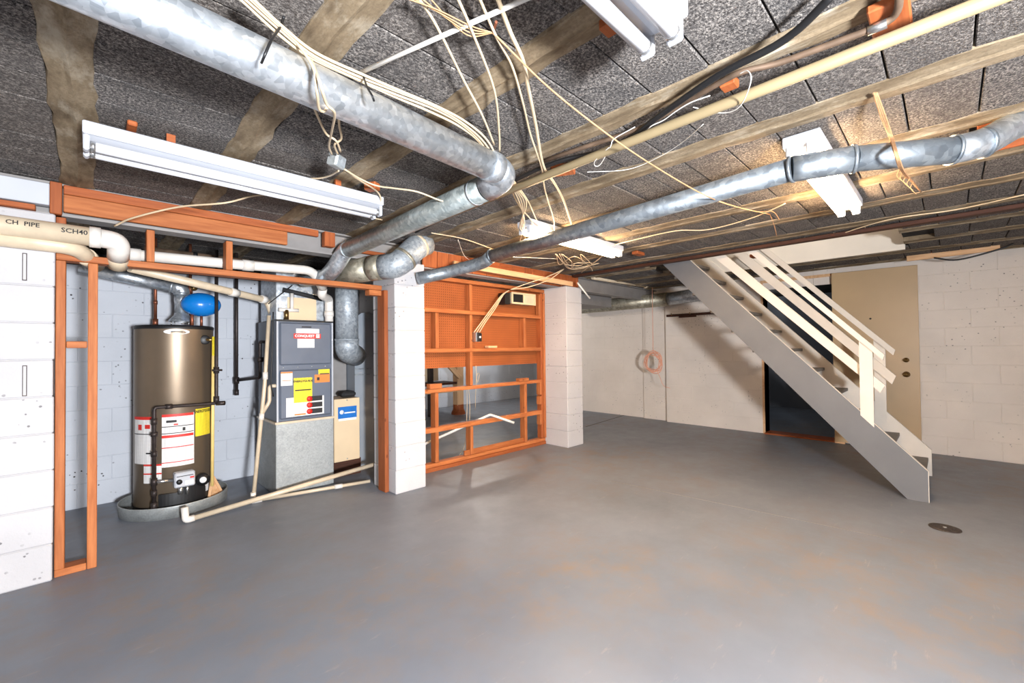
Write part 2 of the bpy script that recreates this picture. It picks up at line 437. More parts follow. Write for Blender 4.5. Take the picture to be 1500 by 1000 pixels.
struct(MB().box(-2.4, -2.3, -2.6, 4.72, 0, ZC+.03), 'wall_left', WHITE)
struct(MB().box(6.9, 10, 5.3, 5.4, 0, ZC+.03).box(9.9, 10, 5.4, 7.3, 0, ZC+.03), 'wall_alcove', WHITE)
# dark room behind the door
struct(MB().box(9.6, 9.7, -.6, 3.3, 0, ZC+.03).box(6.78, 9.6, -.7, -.6, 0, ZC+.03).box(6.78, 9.6, 3.3, 3.4, 0, ZC+.03), 'wall_store', DARKROOM)

# ceiling: concrete joists and the blocks between them
JX = [-2.18, -1.65, -1.11, -.58, -.05, .50, 1.00, 1.51, 2.04, 2.60, 3.14, 3.66, 4.19, 4.72, 5.25, 5.78, 6.32]
def strip(x, y0, y1, wd, z=ZC-.008):
    n = int((y1-y0)/.09)+1; L = []; R = []; ph = random.random()*9
    for i in range(n+1):
        y = y0+(y1-y0)*i/n
        L.append(x-wd/2+random.gauss(0, .006)+.008*math.sin(y*2.3+ph)); R.append(x+wd/2+random.gauss(0, .006)+.008*math.sin(y*1.7+ph*2))
    vs = []; fs = []
    for i in range(n+1):
        y = y0+(y1-y0)*i/n
        vs += [(L[i]-.012, y, ZC+.03), (L[i], y, z+.004), ((L[i]+R[i])/2-.012, y, z), ((L[i]+R[i])/2, y, z-.006), ((L[i]+R[i])/2+.012, y, z), (R[i], y, z+.004), (R[i]+.012, y, ZC+.03)]
    for i in range(n):
        for k in range(6): fs.append((i*7+k, i*7+k+1, (i+1)*7+k+1, (i+1)*7+k))
    return MB().add(vs, fs).build('joist', JOIST, CEIL)
cells = []
for i, x in enumerate(JX):
    wd = .12 if x < 1.8 else .15
    for (a, b) in (((-2.6, OY0), (OY1, 7.3)) if OX0-.05 < x < OX1+.05 else ((-2.6, 7.3),)): strip(x, a, b, wd)
    if i+1 < len(JX):
        x1 = JX[i+1]; y = -2.6+random.random()*.1
        while y < 7.1:
            p, q = x+.055, x1-.055
            yy = y+.203
            if p < OX1 and q > OX0 and yy > OY0 and y < OY1:
                if p >= OX0-.06 and q <= OX1+.03: y = yy; continue
                p, q = (p, min(q, OX0)) if p < OX0 else (max(p, OX1+.03), q)
            u, v, dz = proj(((p+q)/2, (y+yy)/2, ZC))
            inview = dz > .15 and -120 < u < 1620 and -120 < v < 700
            if q-p > .05: cells.append((-1/max(dz, .15)**2 if inview else 1, p, q, y, yy))
            y = yy
cells.sort()
hid = MB(); nb = 0
for (s, p, q, y, yy) in cells:
    if 2.5 < p < 2.7 and -.60 < y < -.13: continue      # missing blocks where the duct turns up
    dz = random.uniform(-.003, .003); g = random.choice((.0015, .0015, .004)) if False else .0025
    if s < 0 and nb < 300:
        key = ('c', round(q-p, 3))
        if key not in _bm:
            me = MB().cbox(-(q-p)/2, (q-p)/2, -.1015+g, .1015-g, -.03, .03, .003).mesh('block', V()); me.materials.append(CINDER); _bm[key] = me
        place(D.objects.new('block', _bm[key]), Matrix.Translation(((p+q)/2, (y+yy)/2, ZC+.03+dz)), CEIL); nb += 1
    else: hid.cbox(p, q, y+g, yy-g, ZC+dz, ZC+.06+dz, .005)
tag(hid.build('remaining_blocks', CINDER, CEIL), 'dark cinder blocks of the remaining ceiling', kind='stuff')

rb = thing('recess_boards', 'orange boards lining the ceiling recess where the thin duct turns up', 'boards', (2.87, -.3, ZC))
lum('board', 3.055, 3.072, -.52, -.10, ZC-.01, ZC+.29, WOODR, rb); lum('board', 2.668, 2.685, -.52, -.10, ZC-.01, ZC+.29, WOODR, rb); lum('board', 2.69, 3.05, -.12, -.102, ZC-.01, ZC+.29, WOODR, rb)
lum('board', 2.69, 3.05, -.518, -.50, ZC-.01, ZC+.29, WOODR, rb)
# ------------------------------------------------------------------ pillars and the beam
BZ = 1.94
def pillar(label, x0, x1, y0, y1, n=10):
    p = thing('block_pillar', label, 'pillar', ((x0+x1)/2, (y0+y1)/2, 0))
    MB().box(x0+.006, x1-.006, y0+.006, y1-.006, 0, BZ).build('core', PILLAR, p)
    for i in range(n):
        o = block(x1-x0, y1-y0, BZ/n-.003, PILLAR, 0); dx = random.uniform(-.003, .003)
        place(o, Matrix.Translation(((x0+x1)/2+dx, (y0+y1)/2, (i+.5)*BZ/n)), p)
    return p
pillar('white painted block pillar at the end of the water heater closet framing', -.54, -.132, 3.335, 3.72)
pillar('white painted block pillar between the furnace closet and the pegboard wall', 1.81, 2.10, 3.22, 3.60)
pillar('white painted block pillar at the end of the pegboard wall', 4.08, 4.385, 3.21, 3.62)
ib = thing('steel_beam', 'grey steel ceiling beam carried by the white block pillars', 'beam', (3, 3.42, BZ))
MB().box(-2.3, 6.7, 3.36, 3.48, BZ, BZ+.012).build('bottom_flange', STEELG, ib)
MB().box(-2.3, 6.7, 3.415, 3.425, BZ+.012, ZC-.014).build('web', STEELG, ib)
MB().box(-2.3, 6.7, 3.36, 3.48, ZC-.014, ZC-.002).build('top_flange', STEELG, ib)
pk = thing('beam_packing', 'white painted wood packing box above the pillar by the water heater', 'packing', (-.33, 3.38, BZ))
lum('packing_block', -.34, -.15, 3.30, 3.355, BZ+.035, ZC-.03, ENAM, pk); lum('end_block', -.39, -.345, 3.305, 3.355, BZ+.035, ZC-.03, ENAM, pk)
lum('shim', -.42, -.20, 3.31, 3.36, BZ+.003, BZ+.03, WOODR, pk)
lum('corner_block', -.15, -.105, 3.32, 3.40, BZ, ZC-.01, WOODR, pk)

# ------------------------------------------------------------------ closet framing (utility)
fy0, fy1 = 3.365, 3.455
fr = thing('closet_frame', 'orange stud framing around the water heater and furnace closet', 'wall frame', (.85, 3.42, 0))
lum('stud', -.128, -.090, fy0, fy1, .038, 1.70, WOOD, fr); lum('stud', -.004, .036, fy0, fy1, 0, 1.70, WOOD, fr)
lum('bottom_plate', -.128, -.006, fy0, fy1, 0, .038, WOOD, fr)
lum('blocking', -.088, -.006, fy0+.01, fy1-.02, 1.225, 1.262, WOOD, fr)
lum('header', -.128, 1.772, fy0, fy1, 1.702, 1.740, WOOD, fr)
lum('stud', -.128, -.090, fy0, fy1, 1.742, 1.935, WOODR, fr)
for x in (.245, .650): lum('cripple_stud', x, x+.038, fy0, fy1, 1.742, 1.935, WOOD, fr)
lum('jamb_stud', 1.772, 1.808, 3.33, 3.45, 0, 1.70, WOODR, fr)
lum('spacer', 1.66, 1.77, 3.37, 3.45, 1.655, 1.70, WOOD, fr)
cl = thing('beam_boards', 'orange boards nailed to the face of the steel beam above the closet', 'boards', (.5, 3.35, BZ))
lum('board', -.10, 1.02, 3.335, 3.358, BZ+.02, BZ+.115, WOOD, cl); lum('board', -.10, 1.24, 3.338, 3.358, BZ+.118, ZC-.012, WOODR, cl)
lum('block', 1.27, 1.35, 3.30, 3.358, BZ+.05, ZC-.02, WOODR, cl); lum('board', 1.40, 1.79, 3.335, 3.358, BZ+.045, BZ+.075, WOODR, cl)

# ------------------------------------------------------------------ water heater
HX, HY, HR, HZ = .49, 4.31, .25, 1.40
wh = thing('water_heater', 'tall bronze gas water heater standing in a round metal pan', 'water heater', (HX, HY, 0))
MB().lathe([(HR*.97, .02), (HR, .03), (HR, HZ-.03)], (HX, HY, 0), 64).build('tank', BRONZE, wh)
MB().lathe([(HR+.002, HZ-.03), (HR+.004, HZ-.01), (HR-.006, HZ), (.0, HZ+.004)], (HX, HY, 0), 64).build('top_cap', BLACK, wh)
MB().lathe([(HR+.003, .02), (HR+.003, .055)], (HX, HY, 0), 64).build('base_ring', BLACK, wh)
def tp(th, z, dr=0): th = math.radians(th); return V((HX+(HR+dr)*math.sin(th), HY-(HR+dr)*math.cos(th), z))
def patch(name, t0, t1, z0, z1, mat, parent, dr=.002, n=10):
    vs = []; 
    for i in range(n+1):
        t = t0+(t1-t0)*i/n; vs += [tp(t, z0, dr), tp(t, z1, dr)]
    return MB().add(vs, [(2*i, 2*i+2, 2*i+3, 2*i+1) for i in range(n)], True).build(name, mat, parent)
T0 = -6.5
a = patch('warning_label', T0-70, T0-27, .375, .722, LBLW, wh); patch('red_band', T0-70, T0-27, .700, .722, RED, a, .003); patch('black_line', T0-69, T0-28, .592, .598, INK, a, .003)
patch('pictogram', T0-58, T0-50, .625, .665, RED, a, .003); patch('pictogram', T0-44, T0-35, .635, .665, RED, a, .003); patch('bar_mark', T0-42, T0-34, .450, .460, INK, a, .003)
a = patch('instruction_label', T0-18, T0+27, .345, .735, LBLW, wh)
for (z0, z1, m) in ((.715, .735, RED), (.640, .646, INK), (.590, .596, INK), (.560, .580, RED), (.485, .491, RED), (.375, .381, RED)): patch('band', T0-18, T0+26, z0, z1, m, a, .003)
patch('pictogram', T0-12, T0+2, .672, .690, INK, a, .003); patch('pictogram', T0-2, T0+4, .650, .662, RED, a, .003); patch('pictogram', T0+10, T0+14, .605, .630, INK, a, .003)
a = patch('energy_label', T0+29, T0+60, .545, .755, LBLY, wh)
text('energy_lettering', 'ENERGYGUIDE', .030, Matrix.Identity(4), INK, a, lambda x, y: tp(T0+44+math.degrees(x/HR)*.75, .733+y, .004), .001)
WM_fix = None
a = patch('small_label', T0-46, T0-18, .235, .375, LBLW, wh); patch('band', T0-46, T0-18, .362, .375, RED, a, .003); patch('band', T0-46, T0-18, .300, .310, RED, a, .003)
patch('side_label', T0+42, T0+56, .10, .22, LBLW, wh)
vs = [tp(T0+2+18*math.cos(2*math.pi*k/24), HZ-.052+.020*math.sin(2*math.pi*k/24), .003) for k in range(24)]
a = MB().add(vs, [list(range(24))]).build('maker_badge', PAPER, wh); patch('script_mark', T0-6, T0+10, HZ-.056, HZ-.049, INK, a, .004)
vs = []; fs = []
for i in range(15):
    t = T0-20+62*i/14; hgt = .155+.05*max(0, math.sin((i-5)/9*math.pi)) if i > 5 else .155
    vs += [tp(t, .03, .002), tp(t, .03, .03), tp(t, hgt, .03), tp(t, hgt, .002)]
for i in range(14):
    for k in range(3): fs.append((4*i+k, 4*i+4+k, 4*i+5+k, 4*i+1+k))
fs += [(0, 1, 2, 3), (56, 59, 58, 57)]
MB().add(vs, fs).build('burner_cover', BLACK, wh)
def rot_at(p, th): return Matrix.Translation(p) @ Matrix.Rotation(math.radians(th), 4, 'Z')
Mv = rot_at(tp(T0+10, .255, .05), T0+10)
gv = MB().cbox(-.062, .062, -.035, .035, -.055, .055, .008, Mv).build('gas_valve', ENAM, wh)
MB().lathe([(.018, 0), (.018, -.012), (.0, -.012)], Mv @ V((-.035, -.036, -.01)), 16, 'Y').build('dial', BLACK, gv)
MB().box(-.05, .05, -.037, -.035, .025, .030, Mv).build('stripe', INK, gv); MB().box(.0, .05, -.037, -.035, -.04, -.01, Mv).build('plate', PAPER, gv)
MB().box(.03, .055, -.037, -.034, .004, .016, Mv).build('tag', RED, gv)
MB().tube([Mv @ V((-.02, 0, -.05)), Mv @ V((-.02, .0, -.11))], .016, 12).tube([Mv @ V((.02, 0, -.05)), Mv @ V((.02, .0, -.12))], .010, 10).build('feed_tube', CHROME, wh)
Mk = rot_at(tp(T0+36, .215, .03), T0+36)
k = MB().lathe([(.042, .03), (.046, -.01), (.046, -.03), (.0, -.032)], Mk.translation, 24, 'Y').build('igniter_housing', BLACK, wh)
MB().lathe([(.022, -.033), (.022, -.045), (0, -.046)], Mk.translation, 20, 'Y').build('knob', PAPER, k)
tpv = tp(T0+50, 1.29, 0)
MB().lathe([(.034, .0), (.036, -.012), (.03, -.016), (0, -.016)], tp(T0+46, 1.29, .004), 24, 'Y').build('relief_port', BLACK, wh)
MB().tube([tp(T0+46, 1.29, .0), tp(T0+50, 1.29, .06)], .014, 12).build('relief_valve', BRASS, wh)
# vent hood on top
vp = V((HX+.035, HY-.04, HZ))
vh = MB().lathe([(.085, .035), (.083, .045), (.05, .085), (.045, .105)], vp, 28).build('draft_hood', GALV, wh)
for k in range(4):
    t = k*math.pi/2+.5; MB().tube([vp+V((.078*math.cos(t), .078*math.sin(t), 0)), vp+V((.078*math.cos(t), .078*math.sin(t), .042))], .004, 6).build('hood_leg', CHROME, vh)
pan = thing('drain_pan', 'round galvanised drain pan under the bronze water heater', 'pan', (.49, 4.27, 0))
MB().lathe([(0, .004), (.325, .004), (.332, .086), (.340, .088), (.340, .080), (.334, .0), (0, 0)], (.49, 4.27, 0), 64).build('pan_shell', SHEET, pan)
# flue
v1 = vp+V((0, 0, .10)); ve = vp+V((0, 0, .30))
fe = at(104, 388, y=4.33); fd = (fe-ve)
fl_ = thing('flue_pipe', 'shiny galvanised flue pipe rising from the water heater hood', 'pipe', v1)
MB().tube([v1, v1+V((0, 0, .085)), v1+V((0, 0, .09)), ve+V((0, 0, -.045))], [.045, .045, .048, .048], 20).build('vertical_section', GALV, fl_)
q0 = ve+fd.normalized()*.06
MB().tube(rnd([ve+V((0, 0, -.05)), ve, q0], .06, 4), .050, 20).build('elbow', GALV, fl_)
MB().tube([ve+V((0, 0, -.052)), ve+V((0, 0, -.04))], .053, 20).build('crimp', GALV, fl_); MB().tube([q0, q0+fd.normalized()*.012], .053, 20).build('crimp', GALV, fl_)
MB().tube([q0, ve+fd*.93], .048, 20).build('long_section', GALV, fl_)
# expansion tank
ec = V((.632, 4.13, 1.567))
ex = thing('expansion_tank', 'bright blue egg shaped expansion tank above the water heater', 'tank', ec-V((0, 0, .08)))
prof = [(.093*math.sin(math.pi*i/18), -.130*math.cos(math.pi*i/18)) for i in range(19)]
MB().lathe(prof, ec, 32, 'X').build('shell', BLUE, ex)
MB().lathe([(.091, -.006), (.0925, 0), (.091, .006)], ec+V((-.02, 0, 0)), 32, 'X').build('seam', BLUE, ex)
MB().tube([ec+V((-.06, 0, -.06)), ec+V((-.06, 0, -.175))], .012, 12).tube([ec+V((.0, 0, -.08)), ec+V((.0, 0, -.175))], .010, 12).build('pipe_stub', COPPER, ex)
# pipes round the heater
def pipe(name, label, pts, r, mat, cat='pipe', group=None, fit=(), rr=.03, n=12, fm=None):
    pts = [V(p) for p in pts]
    path = rnd(pts, rr) if rr else pts
    if fit:
        t = thing(name, label, cat, pts[0], group)
        MB().tube(path, r, n).build('pipe_run', mat, t)
        for (p, d, fr_, L) in fit:
            d = V(d).normalized(); MB().tube([V(p)-d*L/2, V(p)+d*L/2], fr_, n+4).build('fitting', fm or mat, t)
        return t
    o = MB().tube(path, r, n).build(name, mat)
    return tag(o, label, cat, group)
p0 = V((.375, 4.40, HZ)); X_, Y_, Z_ = V((1, 0, 0)), V((0, 1, 0)), V((0, 0, 1))
pipe('copper_pipe', 'copper pipe rising from the water heater top beside the flue', [p0, p0+Z_*.70], .011, COPPER, fit=[(p0+Z_*.03, Z_, .018, .06), (p0+Z_*.19, Z_, .014, .03)])
p0 = V((.605, 4.45, HZ)); t_ = pipe('copper_pipe', 'copper pipe with a round valve behind the blue tank', [p0, p0+Z_*.70], .011, COPPER, fit=[(p0+Z_*.33, Z_, .017, .10)])
MB().lathe([(.0, -.03), (.024, -.028), (.026, -.02), (.010, -.016), (.008, .0)], p0+V((.02, -.01, .33)), 18, 'Y').build('valve_wheel', BRASS, t_)
g1 = at(317, 500, y=4.05); g1x, g1y = g1.x, 4.05
pb = V((g1x, g1y, .79)); ge = at(226, 590, y=4.00); gl = V((ge.x, 4.0, .80))
dn = V((gl.x, 4.0, .10))
t_ = pipe('gas_pipe', 'black iron gas pipe coming down to the water heater valve', [V((g1x, g1y, 2.0)), pb, V((gl.x, 4.0, .80)), dn], .0125, IRON, rr=.02,
     fit=[((g1x, g1y, 1.05), Z_, .019, .05), (pb+Z_*.03, Z_, .019, .05), (gl-Z_*.10, Z_, .018, .045), (gl-Z_*.19, Z_, .021, .03), (gl-Z_*.33, Z_, .018, .04), (gl-Z_*.53, Z_, .019, .05), (dn+Z_*.09, Z_, .018, .04), (dn, Z_, .019, .05), (pb+(gl-pb)*.78, gl-pb, .018, .04)])
MB().tube([gl-Z_*.53, Mv @ V((-.06, 0, 0))], .010, 12).build('valve_branch', CHROME, t_)
MB().tube([(g1x-.03, g1y-.02, 1.05), (g1x+.035, g1y-.02, 1.05)], .008, 8).build('valve_lever', IRON, t_)
MB().tube([pb, pb+V((.05, -.03, 0))], .018, 12).build('end_cap', IRON, t_)
t_ = thing('discharge_pipe', 'yellowish relief discharge pipe with a yellow tag down the water heater side', 'pipe', tp(T0+50, .2, .06))
b0 = tp(T0+50, 1.27, .06); b1 = tp(T0+50, .14, .05)
MB().tube([b0, b1], .0115, 12).build('pipe_run', plain('cpvc', srgb(236, 206, 130), .45, 0, .05), t_)
MB().box(-.028, .028, -.003, .0, -.105, .045, rot_at(b0+V((.008, -.014, .0)), T0+46)).build('warning_tag', LBLY, t_)
t_ = thing('wood_offcut', 'triangular tan wooden offcut leaning in the drain pan', 'offcut', tp(T0+52, .01, .06))
a0 = tp(T0+42, .012, .045); b0 = tp(T0+72, .02, .07); c0 = tp(T0+58, .20, .02); nn = V((.2, -.9, .3)).normalized()*.018
for nm, p, q, wd in (('side_strip', a0, c0, .02), ('side_strip', c0, b0, .02), ('bottom_strip', a0, b0, .02)): beam(nm, p+nn, q+nn, wd, wd, PINE, t_)
MB().add([a0, b0, c0, a0+nn*.8, b0+nn*.8, c0+nn*.8], [(0, 2, 1), (3, 4, 5), (0, 1, 4, 3), (1, 2, 5, 4), (2, 0, 3, 5)]).build('panel', PINE, t_)

# ------------------------------------------------------------------ furnace
fx0, fx1, ff, fb = 1.10, 1.575, 3.90, 4.44; FZ0, FZ1 = .605, 1.455
fu = thing('furnace', 'grey upright gas furnace on a galvanised base with stickers', 'furnace', ((fx0+fx1)/2, (ff+fb)/2, 0))
MB().cbox(fx0, fx1, ff, fb, 0, FZ0-.015, .004).build('base_plenum', SHEET, fu)
MB().box(fx0-.006, fx1+.006, ff-.006, fb, FZ0-.018, FZ0).build('flange', CREAM, fu)
cab = MB().cbox(fx0+.008, fx1-.002, ff+.01, fb, FZ0, FZ1, .004).build('cabinet', FURN, fu)
for x in (fx0+.008, fx1-.014): MB().box(x, x+.012, ff+.002, ff+.012, FZ0, FZ1).build('edge_trim', ENAM, cab)
MB().box(fx0+.008, fx1-.002, ff+.0, ff+.012, FZ1-.012, FZ1+.004).build('top_trim', BLACK, cab)
def door_panel(z0, z1):
    x0, x1 = fx0+.028, fx1-.022
    return MB().cbox(x0, x1, ff-.012, ff+.012, z0, z1, .011).build('door_panel', FURN, fu)
d1 = door_panel(1.075, 1.435); d2 = door_panel(.625, 1.035)
for i in range(4): MB().lathe([(.005, 0), (.005, -.004), (0, -.004)], V((fx0+.06+i*.115, ff+.009, 1.056)), 8, 'Y').build('screw', CHROME, cab)
yf = ff-.0125
def sticker(name, x0, x1, z0, z1, mat, parent, k=1): return MB().box(fx0+x0, fx0+x1, yf-.001*k, yf, z0, z1).build(name, mat, parent)
def flat(x, z, k=2): return Matrix.Translation((fx0+x, yf-.001*k-.0005, z)) @ Matrix.Rotation(math.pi/2, 4, 'X')
sticker('vent_slot', .20, .28, 1.395, 1.405, INK, d1)
a = sticker('paper_label', .155, .345, 1.345, 1.385, PAPER, d1); 
a = sticker('brand_label', .135, .36, 1.300, 1.343, RED, d1); text('brand_lettering', 'CONQUEST', .030, flat(.225, 1.3215), PAPER, a, None, .001)
b = sticker('number_box', .318, .348, 1.307, 1.338, PAPER, a, 2); text('number', '90', .024, flat(.333, 1.3225, 3), RED, b)
a = sticker('paper_label', .165, .305, 1.220, 1.298, LBLW, d1)
a = sticker('notice_label', .035, .125, .905, 1.020, LBLW, d2); sticker('band', .035, .125, 1.008, 1.020, ORANGE, a, 2); sticker('band', .045, .115, .945, .950, ORANGE, a, 2)
a = sticker('energy_label', .135, .285, .755, .965, LBLY, d2); text('energy_lettering', 'ENERGYGUIDE', .024, flat(.21, .935), INK, a, None, .001); sticker('bar_mark', .145, .275, .855, .865, INK, a, 2)
a = sticker('hand_notice', .305, .435, .915, .985, ORANGE, d2); sticker('hand_mark', .325, .347, .935, .962, INK, a, 2); a = sticker('yellow_notice', .338, .435, .987, 1.030, LBLY, d2); sticker('bar_mark', .35, .43, .987, .995, INK, a, 2)
a = sticker('safety_label', .075, .385, .640, .800, LBLW, d2, .6)
for i in range(3):
    zz = .780-i*.054
    b = sticker('black_strip', .255, .37, zz-.021, zz+.021, INK, a, 1.2)
    MB().lathe([(.024, .0), (.024, -.002), (0, -.002)], V((fx0+.262, yf-.001, zz)), 20, 'Y').build('red_disc', RED, b)
sticker('orange_arrow', .14, .23, .648, .660, ORANGE, a, 1.2)
pl = thing('coil_plenum', 'silver plenum box on top of the grey furnace', 'plenum', (1.34, 4.25, FZ1))
MB().cbox(1.13, 1.55, 4.0, 4.44, FZ1+.006, 1.93, .004).build('case', GALV, pl)
MB().box(1.22, 1.46, 3.992, 4.0, FZ1+.01, 1.66).build('cream_panel', BEIGE, pl)
MB().tube(rnd([(1.18, 3.985, 1.72), (1.34, 3.975, 1.69), (1.50, 3.975, 1.66)], .03), .02, 10).build('black_hose', DUSTY, pl)
# vertical ducts beside the furnace
dd = thing('round_duct_drop', 'wide dull galvanised duct dropping behind the header beside the furnace', 'duct', (1.70, 3.88, 1.1))
MB().tube([(1.69, 3.88, 1.93), (1.69, 3.88, 1.30)], .100, 28).build('drop_section', GALVM, dd)
MB().tube(rnd([(1.69, 3.88, 1.30), (1.69, 3.88, 1.19), (1.90, 4.17, 1.14)], .09, 4), .104, 28).build('elbow', GALVM, dd)
MB().tube([(1.69, 3.88, 1.30), (1.69, 3.88, 1.285)], .108, 28).build('crimp', GALVM, dd)
rd = thing('return_duct', 'flat grey sheet metal return duct standing against the pillar side', 'duct', (2.0, 4.25, 0))
prof = [(1.90, .02), (1.90, 1.46), (1.92, 1.53), (1.97, 1.57), (2.05, 1.585), (2.12, 1.56), (2.12, .02)]
n = len(prof); MB().add([(x, 4.18, z) for x, z in prof]+[(x, 4.6, z) for x, z in prof], [list(range(n)), list(range(2*n-1, n-1, -1))]+[(i, i+n, (i+1) % n+n, (i+1) % n) for i in range(n)]).build('duct_body', plain('duct_grey', srgb(150, 158, 168), .5, .3, .05, 3), rd)
for z in (1.0, .94): MB().box(1.895, 2.125, 4.172, 4.18, z, z+.012).build('seam', GALVD, rd)
ob = MB().cbox(1.585, 1.715, 4.36, 4.38, 0, 1.22, .003).build('orange_board', ORSHEET); tag(ob, 'orange board standing between the furnace and the round duct', 'board')
gp = MB().cbox(1.73, 1.895, 4.36, 4.50, 0, 1.25, .004).build('grey_panel', STEELG); tag(gp, 'dark grey sheet metal panel behind the beige cover box', 'panel')
hb = thing('cover_box', 'beige metal cover box with a blue sticker beside the furnace base', 'box', (1.74, 4.05, .15))
MB().cbox(1.62, 1.865, 4.0, 4.25, .155, .74, .004).build('cover', BEIGE, hb)
MB().lathe([(.006, 0), (.006, -.005), (0, -.005)], V((1.74, 4.0, .725)), 10, 'Y').build('screw', CHROME, hb); MB().lathe([(.006, 0), (.006, -.005), (0, -.005)], V((1.74, 4.0, .175)), 10, 'Y').build('screw', CHROME, hb)
a = MB().box(1.655, 1.835, 3.9985, 4.0, .555, .665).build('blue_sticker', LBLB, hb)
MB().box(1.66, 1.83, 3.998, 3.999, .535, .556).build('paper_strip', PAPER, hb); MB().lathe([(.02, 0), (.02, -.001), (0, -.001)], V((1.69, 3.998, .615)), 16, 'Y').build('round_mark', PAPER, a); MB().box(1.715, 1.82, 3.9975, 3.9985, .600, .612).build('bar_mark', PAPER, a)
st = MB().cbox(1.63, 1.90, 4.05, 4.34, 0, .15, .004).build('wood_stand', WOODD); tag(st, 'dark wooden stand under the beige cover box', 'stand')
fm = MB().cbox(1.72, 1.86, 4.05, 4.16, .745, .80, .02).build('foam_lump', DUSTY); tag(fm, 'black foam lump lying on the beige cover box', 'foam')

# ------------------------------------------------------------------ plastic pipes
py = 3.255
t_ = thing('drain_pipe', 'large printed plastic drain pipe passing in front of the pillar', 'pipe', (-.3, py, 1.83))
e0 = V((.055, py, 1.826)); e1 = V((.115, py+.03, 1.80))
MB().tube([(-.9, py, 1.838), (.015, py, 1.826)], .050, 24).build('pipe_run', CREAM, t_)
MB().tube([(.0, py, 1.826), (.045, py, 1.826)], .056, 24).build('coupling', PVC, t_)
MB().tube(rnd([(.04, py, 1.826), (.12, py+.01, 1.822), (.12, py+.10, 1.745)], .07, 6), .050, 24).build('elbow', PVC, t_)
MB().tube([(.12, py+.085, 1.76), (.12, py+.15, 1.70)], .046, 24).build('socket', CREAM, t_)
def wrapx(xc, zc_, r): return lambda x, y: V((xc+x, py-(r+.001)*math.cos(y/r+.1), zc_+(r+.001)*math.sin(y/r+.1)))
text('pipe_print', 'CH  PIPE', .030, Matrix.Identity(4), INK, t_, wrapx(-.235, 1.836, .050), .0006); text('pipe_print', 'SCH40', .034, Matrix.Identity(4), INK, t_, wrapx(-.055, 1.829, .050), .0006)
t_ = thing('waste_pipe', 'second plastic pipe bending below the printed drain pipe', 'pipe', (-.05, 3.3, 1.78))
MB().tube(rnd([(-.6, 3.29, 1.775), (-.05, 3.29, 1.765), (.03, 3.52, 1.71)], .07, 5), .040, 20).build('pipe_run', CREAM, t_); MB().tube([(-.015, 3.395, 1.742), (.005, 3.455, 1.728)], .047, 20).build('coupling', CREAM, t_)
t_ = thing('vent_pipe', 'white plastic vent pipe running behind the header to the furnace top', 'pipe', (.8, 3.6, 1.82))
e1 = at(458, 396, y=3.53); e2 = at(473, 423, y=3.64); e3 = at(470, 430, y=3.80); e4 = at(482, 446, y=3.9); e5 = V((e4.x+.01, 4.02, FZ1+.01))
MB().tube(rnd([(.13, 3.53, 1.80), (.75, 3.53, 1.812), e1, e2], .07), .034, 20).build('pipe_run', PVC, t_)
MB().tube(rnd([e2, e2+V((-.0, .03, -.05)), e4+V((0, 0, .05)), e4, V((e4.x, e4.y, FZ1))], .04), .034, 20).build('drop_bends', PVC, t_)
for x in (.16, .78): MB().tube([(x, 3.53, 1.801+(x-.13)*.019), (x+.07, 3.53, 1.802+(x-.13)*.019)], .039, 20).build('coupling', PVC, t_)
MB().tube([V((e4.x, e4.y, 1.50)), V((e4.x, e4.y, 1.55))], .039, 20).build('coupling', PVC, t_)
t_ = thing('intake_pipe', 'cream plastic pipe sloping down from the header to the furnace side', 'pipe', (.7, 4.0, 1.7))
i0 = at(190, 392, y=3.66); i1 = at(392, 440, y=4.2)
MB().tube(rnd([i0, i1, i1+V((.05, 0, -.17))], .06), .028, 18).build('pipe_run', CREAM, t_); m_ = i0.lerp(i1, .66); dv = (i1-i0).normalized(); MB().tube([m_, m_+dv*.07], .033, 18).build('coupling', PVC, t_); MB().tube([i1-dv*.07, i1-dv*.02], .034, 18).build('coupling', PVC, t_)
t_ = thing('manifold_tee', 'small white plastic tee fittings above the furnace corner', 'fitting', (1.2, 3.95, 1.5)); 
MB().tube([(1.14, 3.96, 1.545), (1.30, 3.96, 1.545)], .016, 12).build('cross_tube', PVC, t_); MB().tube([(1.245, 3.96, 1.545), (1.245, 3.96, 1.69)], .014, 12).build('riser', PVC, t_); MB().tube([(1.20, 3.96, 1.46), (1.20, 3.96, 1.545)], .02, 12).build('valve_body', BRASS, t_)
q = at(371, 731, z=.02); ca = at(394, 462, y=3.97); cb = at(388, 560, y=3.97)
t_ = pipe('condensate_pipe', 'thin cream condensate pipe running down beside the furnace to the floor', [ca, cb, q+Z_*.0], .015, CREAM, rr=.05,
          fit=[(cb.lerp(ca, .1), Z_, .020, .06), (cb.lerp(q, .3), q-cb, .020, .05), (q+Z_*.03, Z_, .020, .05)], fm=PVC)
MB().tube(rnd([cb.lerp(q, .28), cb+V((.028, -.02, -.16)), cb+V((.03, -.02, -.03)), cb+V((.085, -.045, -.03))], .02), .015, 12).build('trap_loop', CREAM, t_)
g0 = at(272, 762, z=.022); g1 = at(560, 676, z=.0); d_ = V((2.12, 4.10, .10))
t_ = thing('floor_drain_pipe', 'cream plastic pipe crossing the floor from the drain pan behind the pillar', 'pipe', g0)
gd = at(548, 680, y=3.66)
MB().tube([g0, gd], .018, 14).build('pipe_run', CREAM, t_)
MB().tube(rnd([g0+(gd-g0).normalized()*.05, g0, g0+V((-.005, .012, .09))], .02), .022, 14).build('elbow', PVC, t_)
k0 = V((q.x, q.y-.0, .018)); k1 = at(550, 702, z=.03)
t_ = thing('floor_condensate_pipe', 'thin cream plastic pipe lying along the floor in front of the furnace', 'pipe', k0)
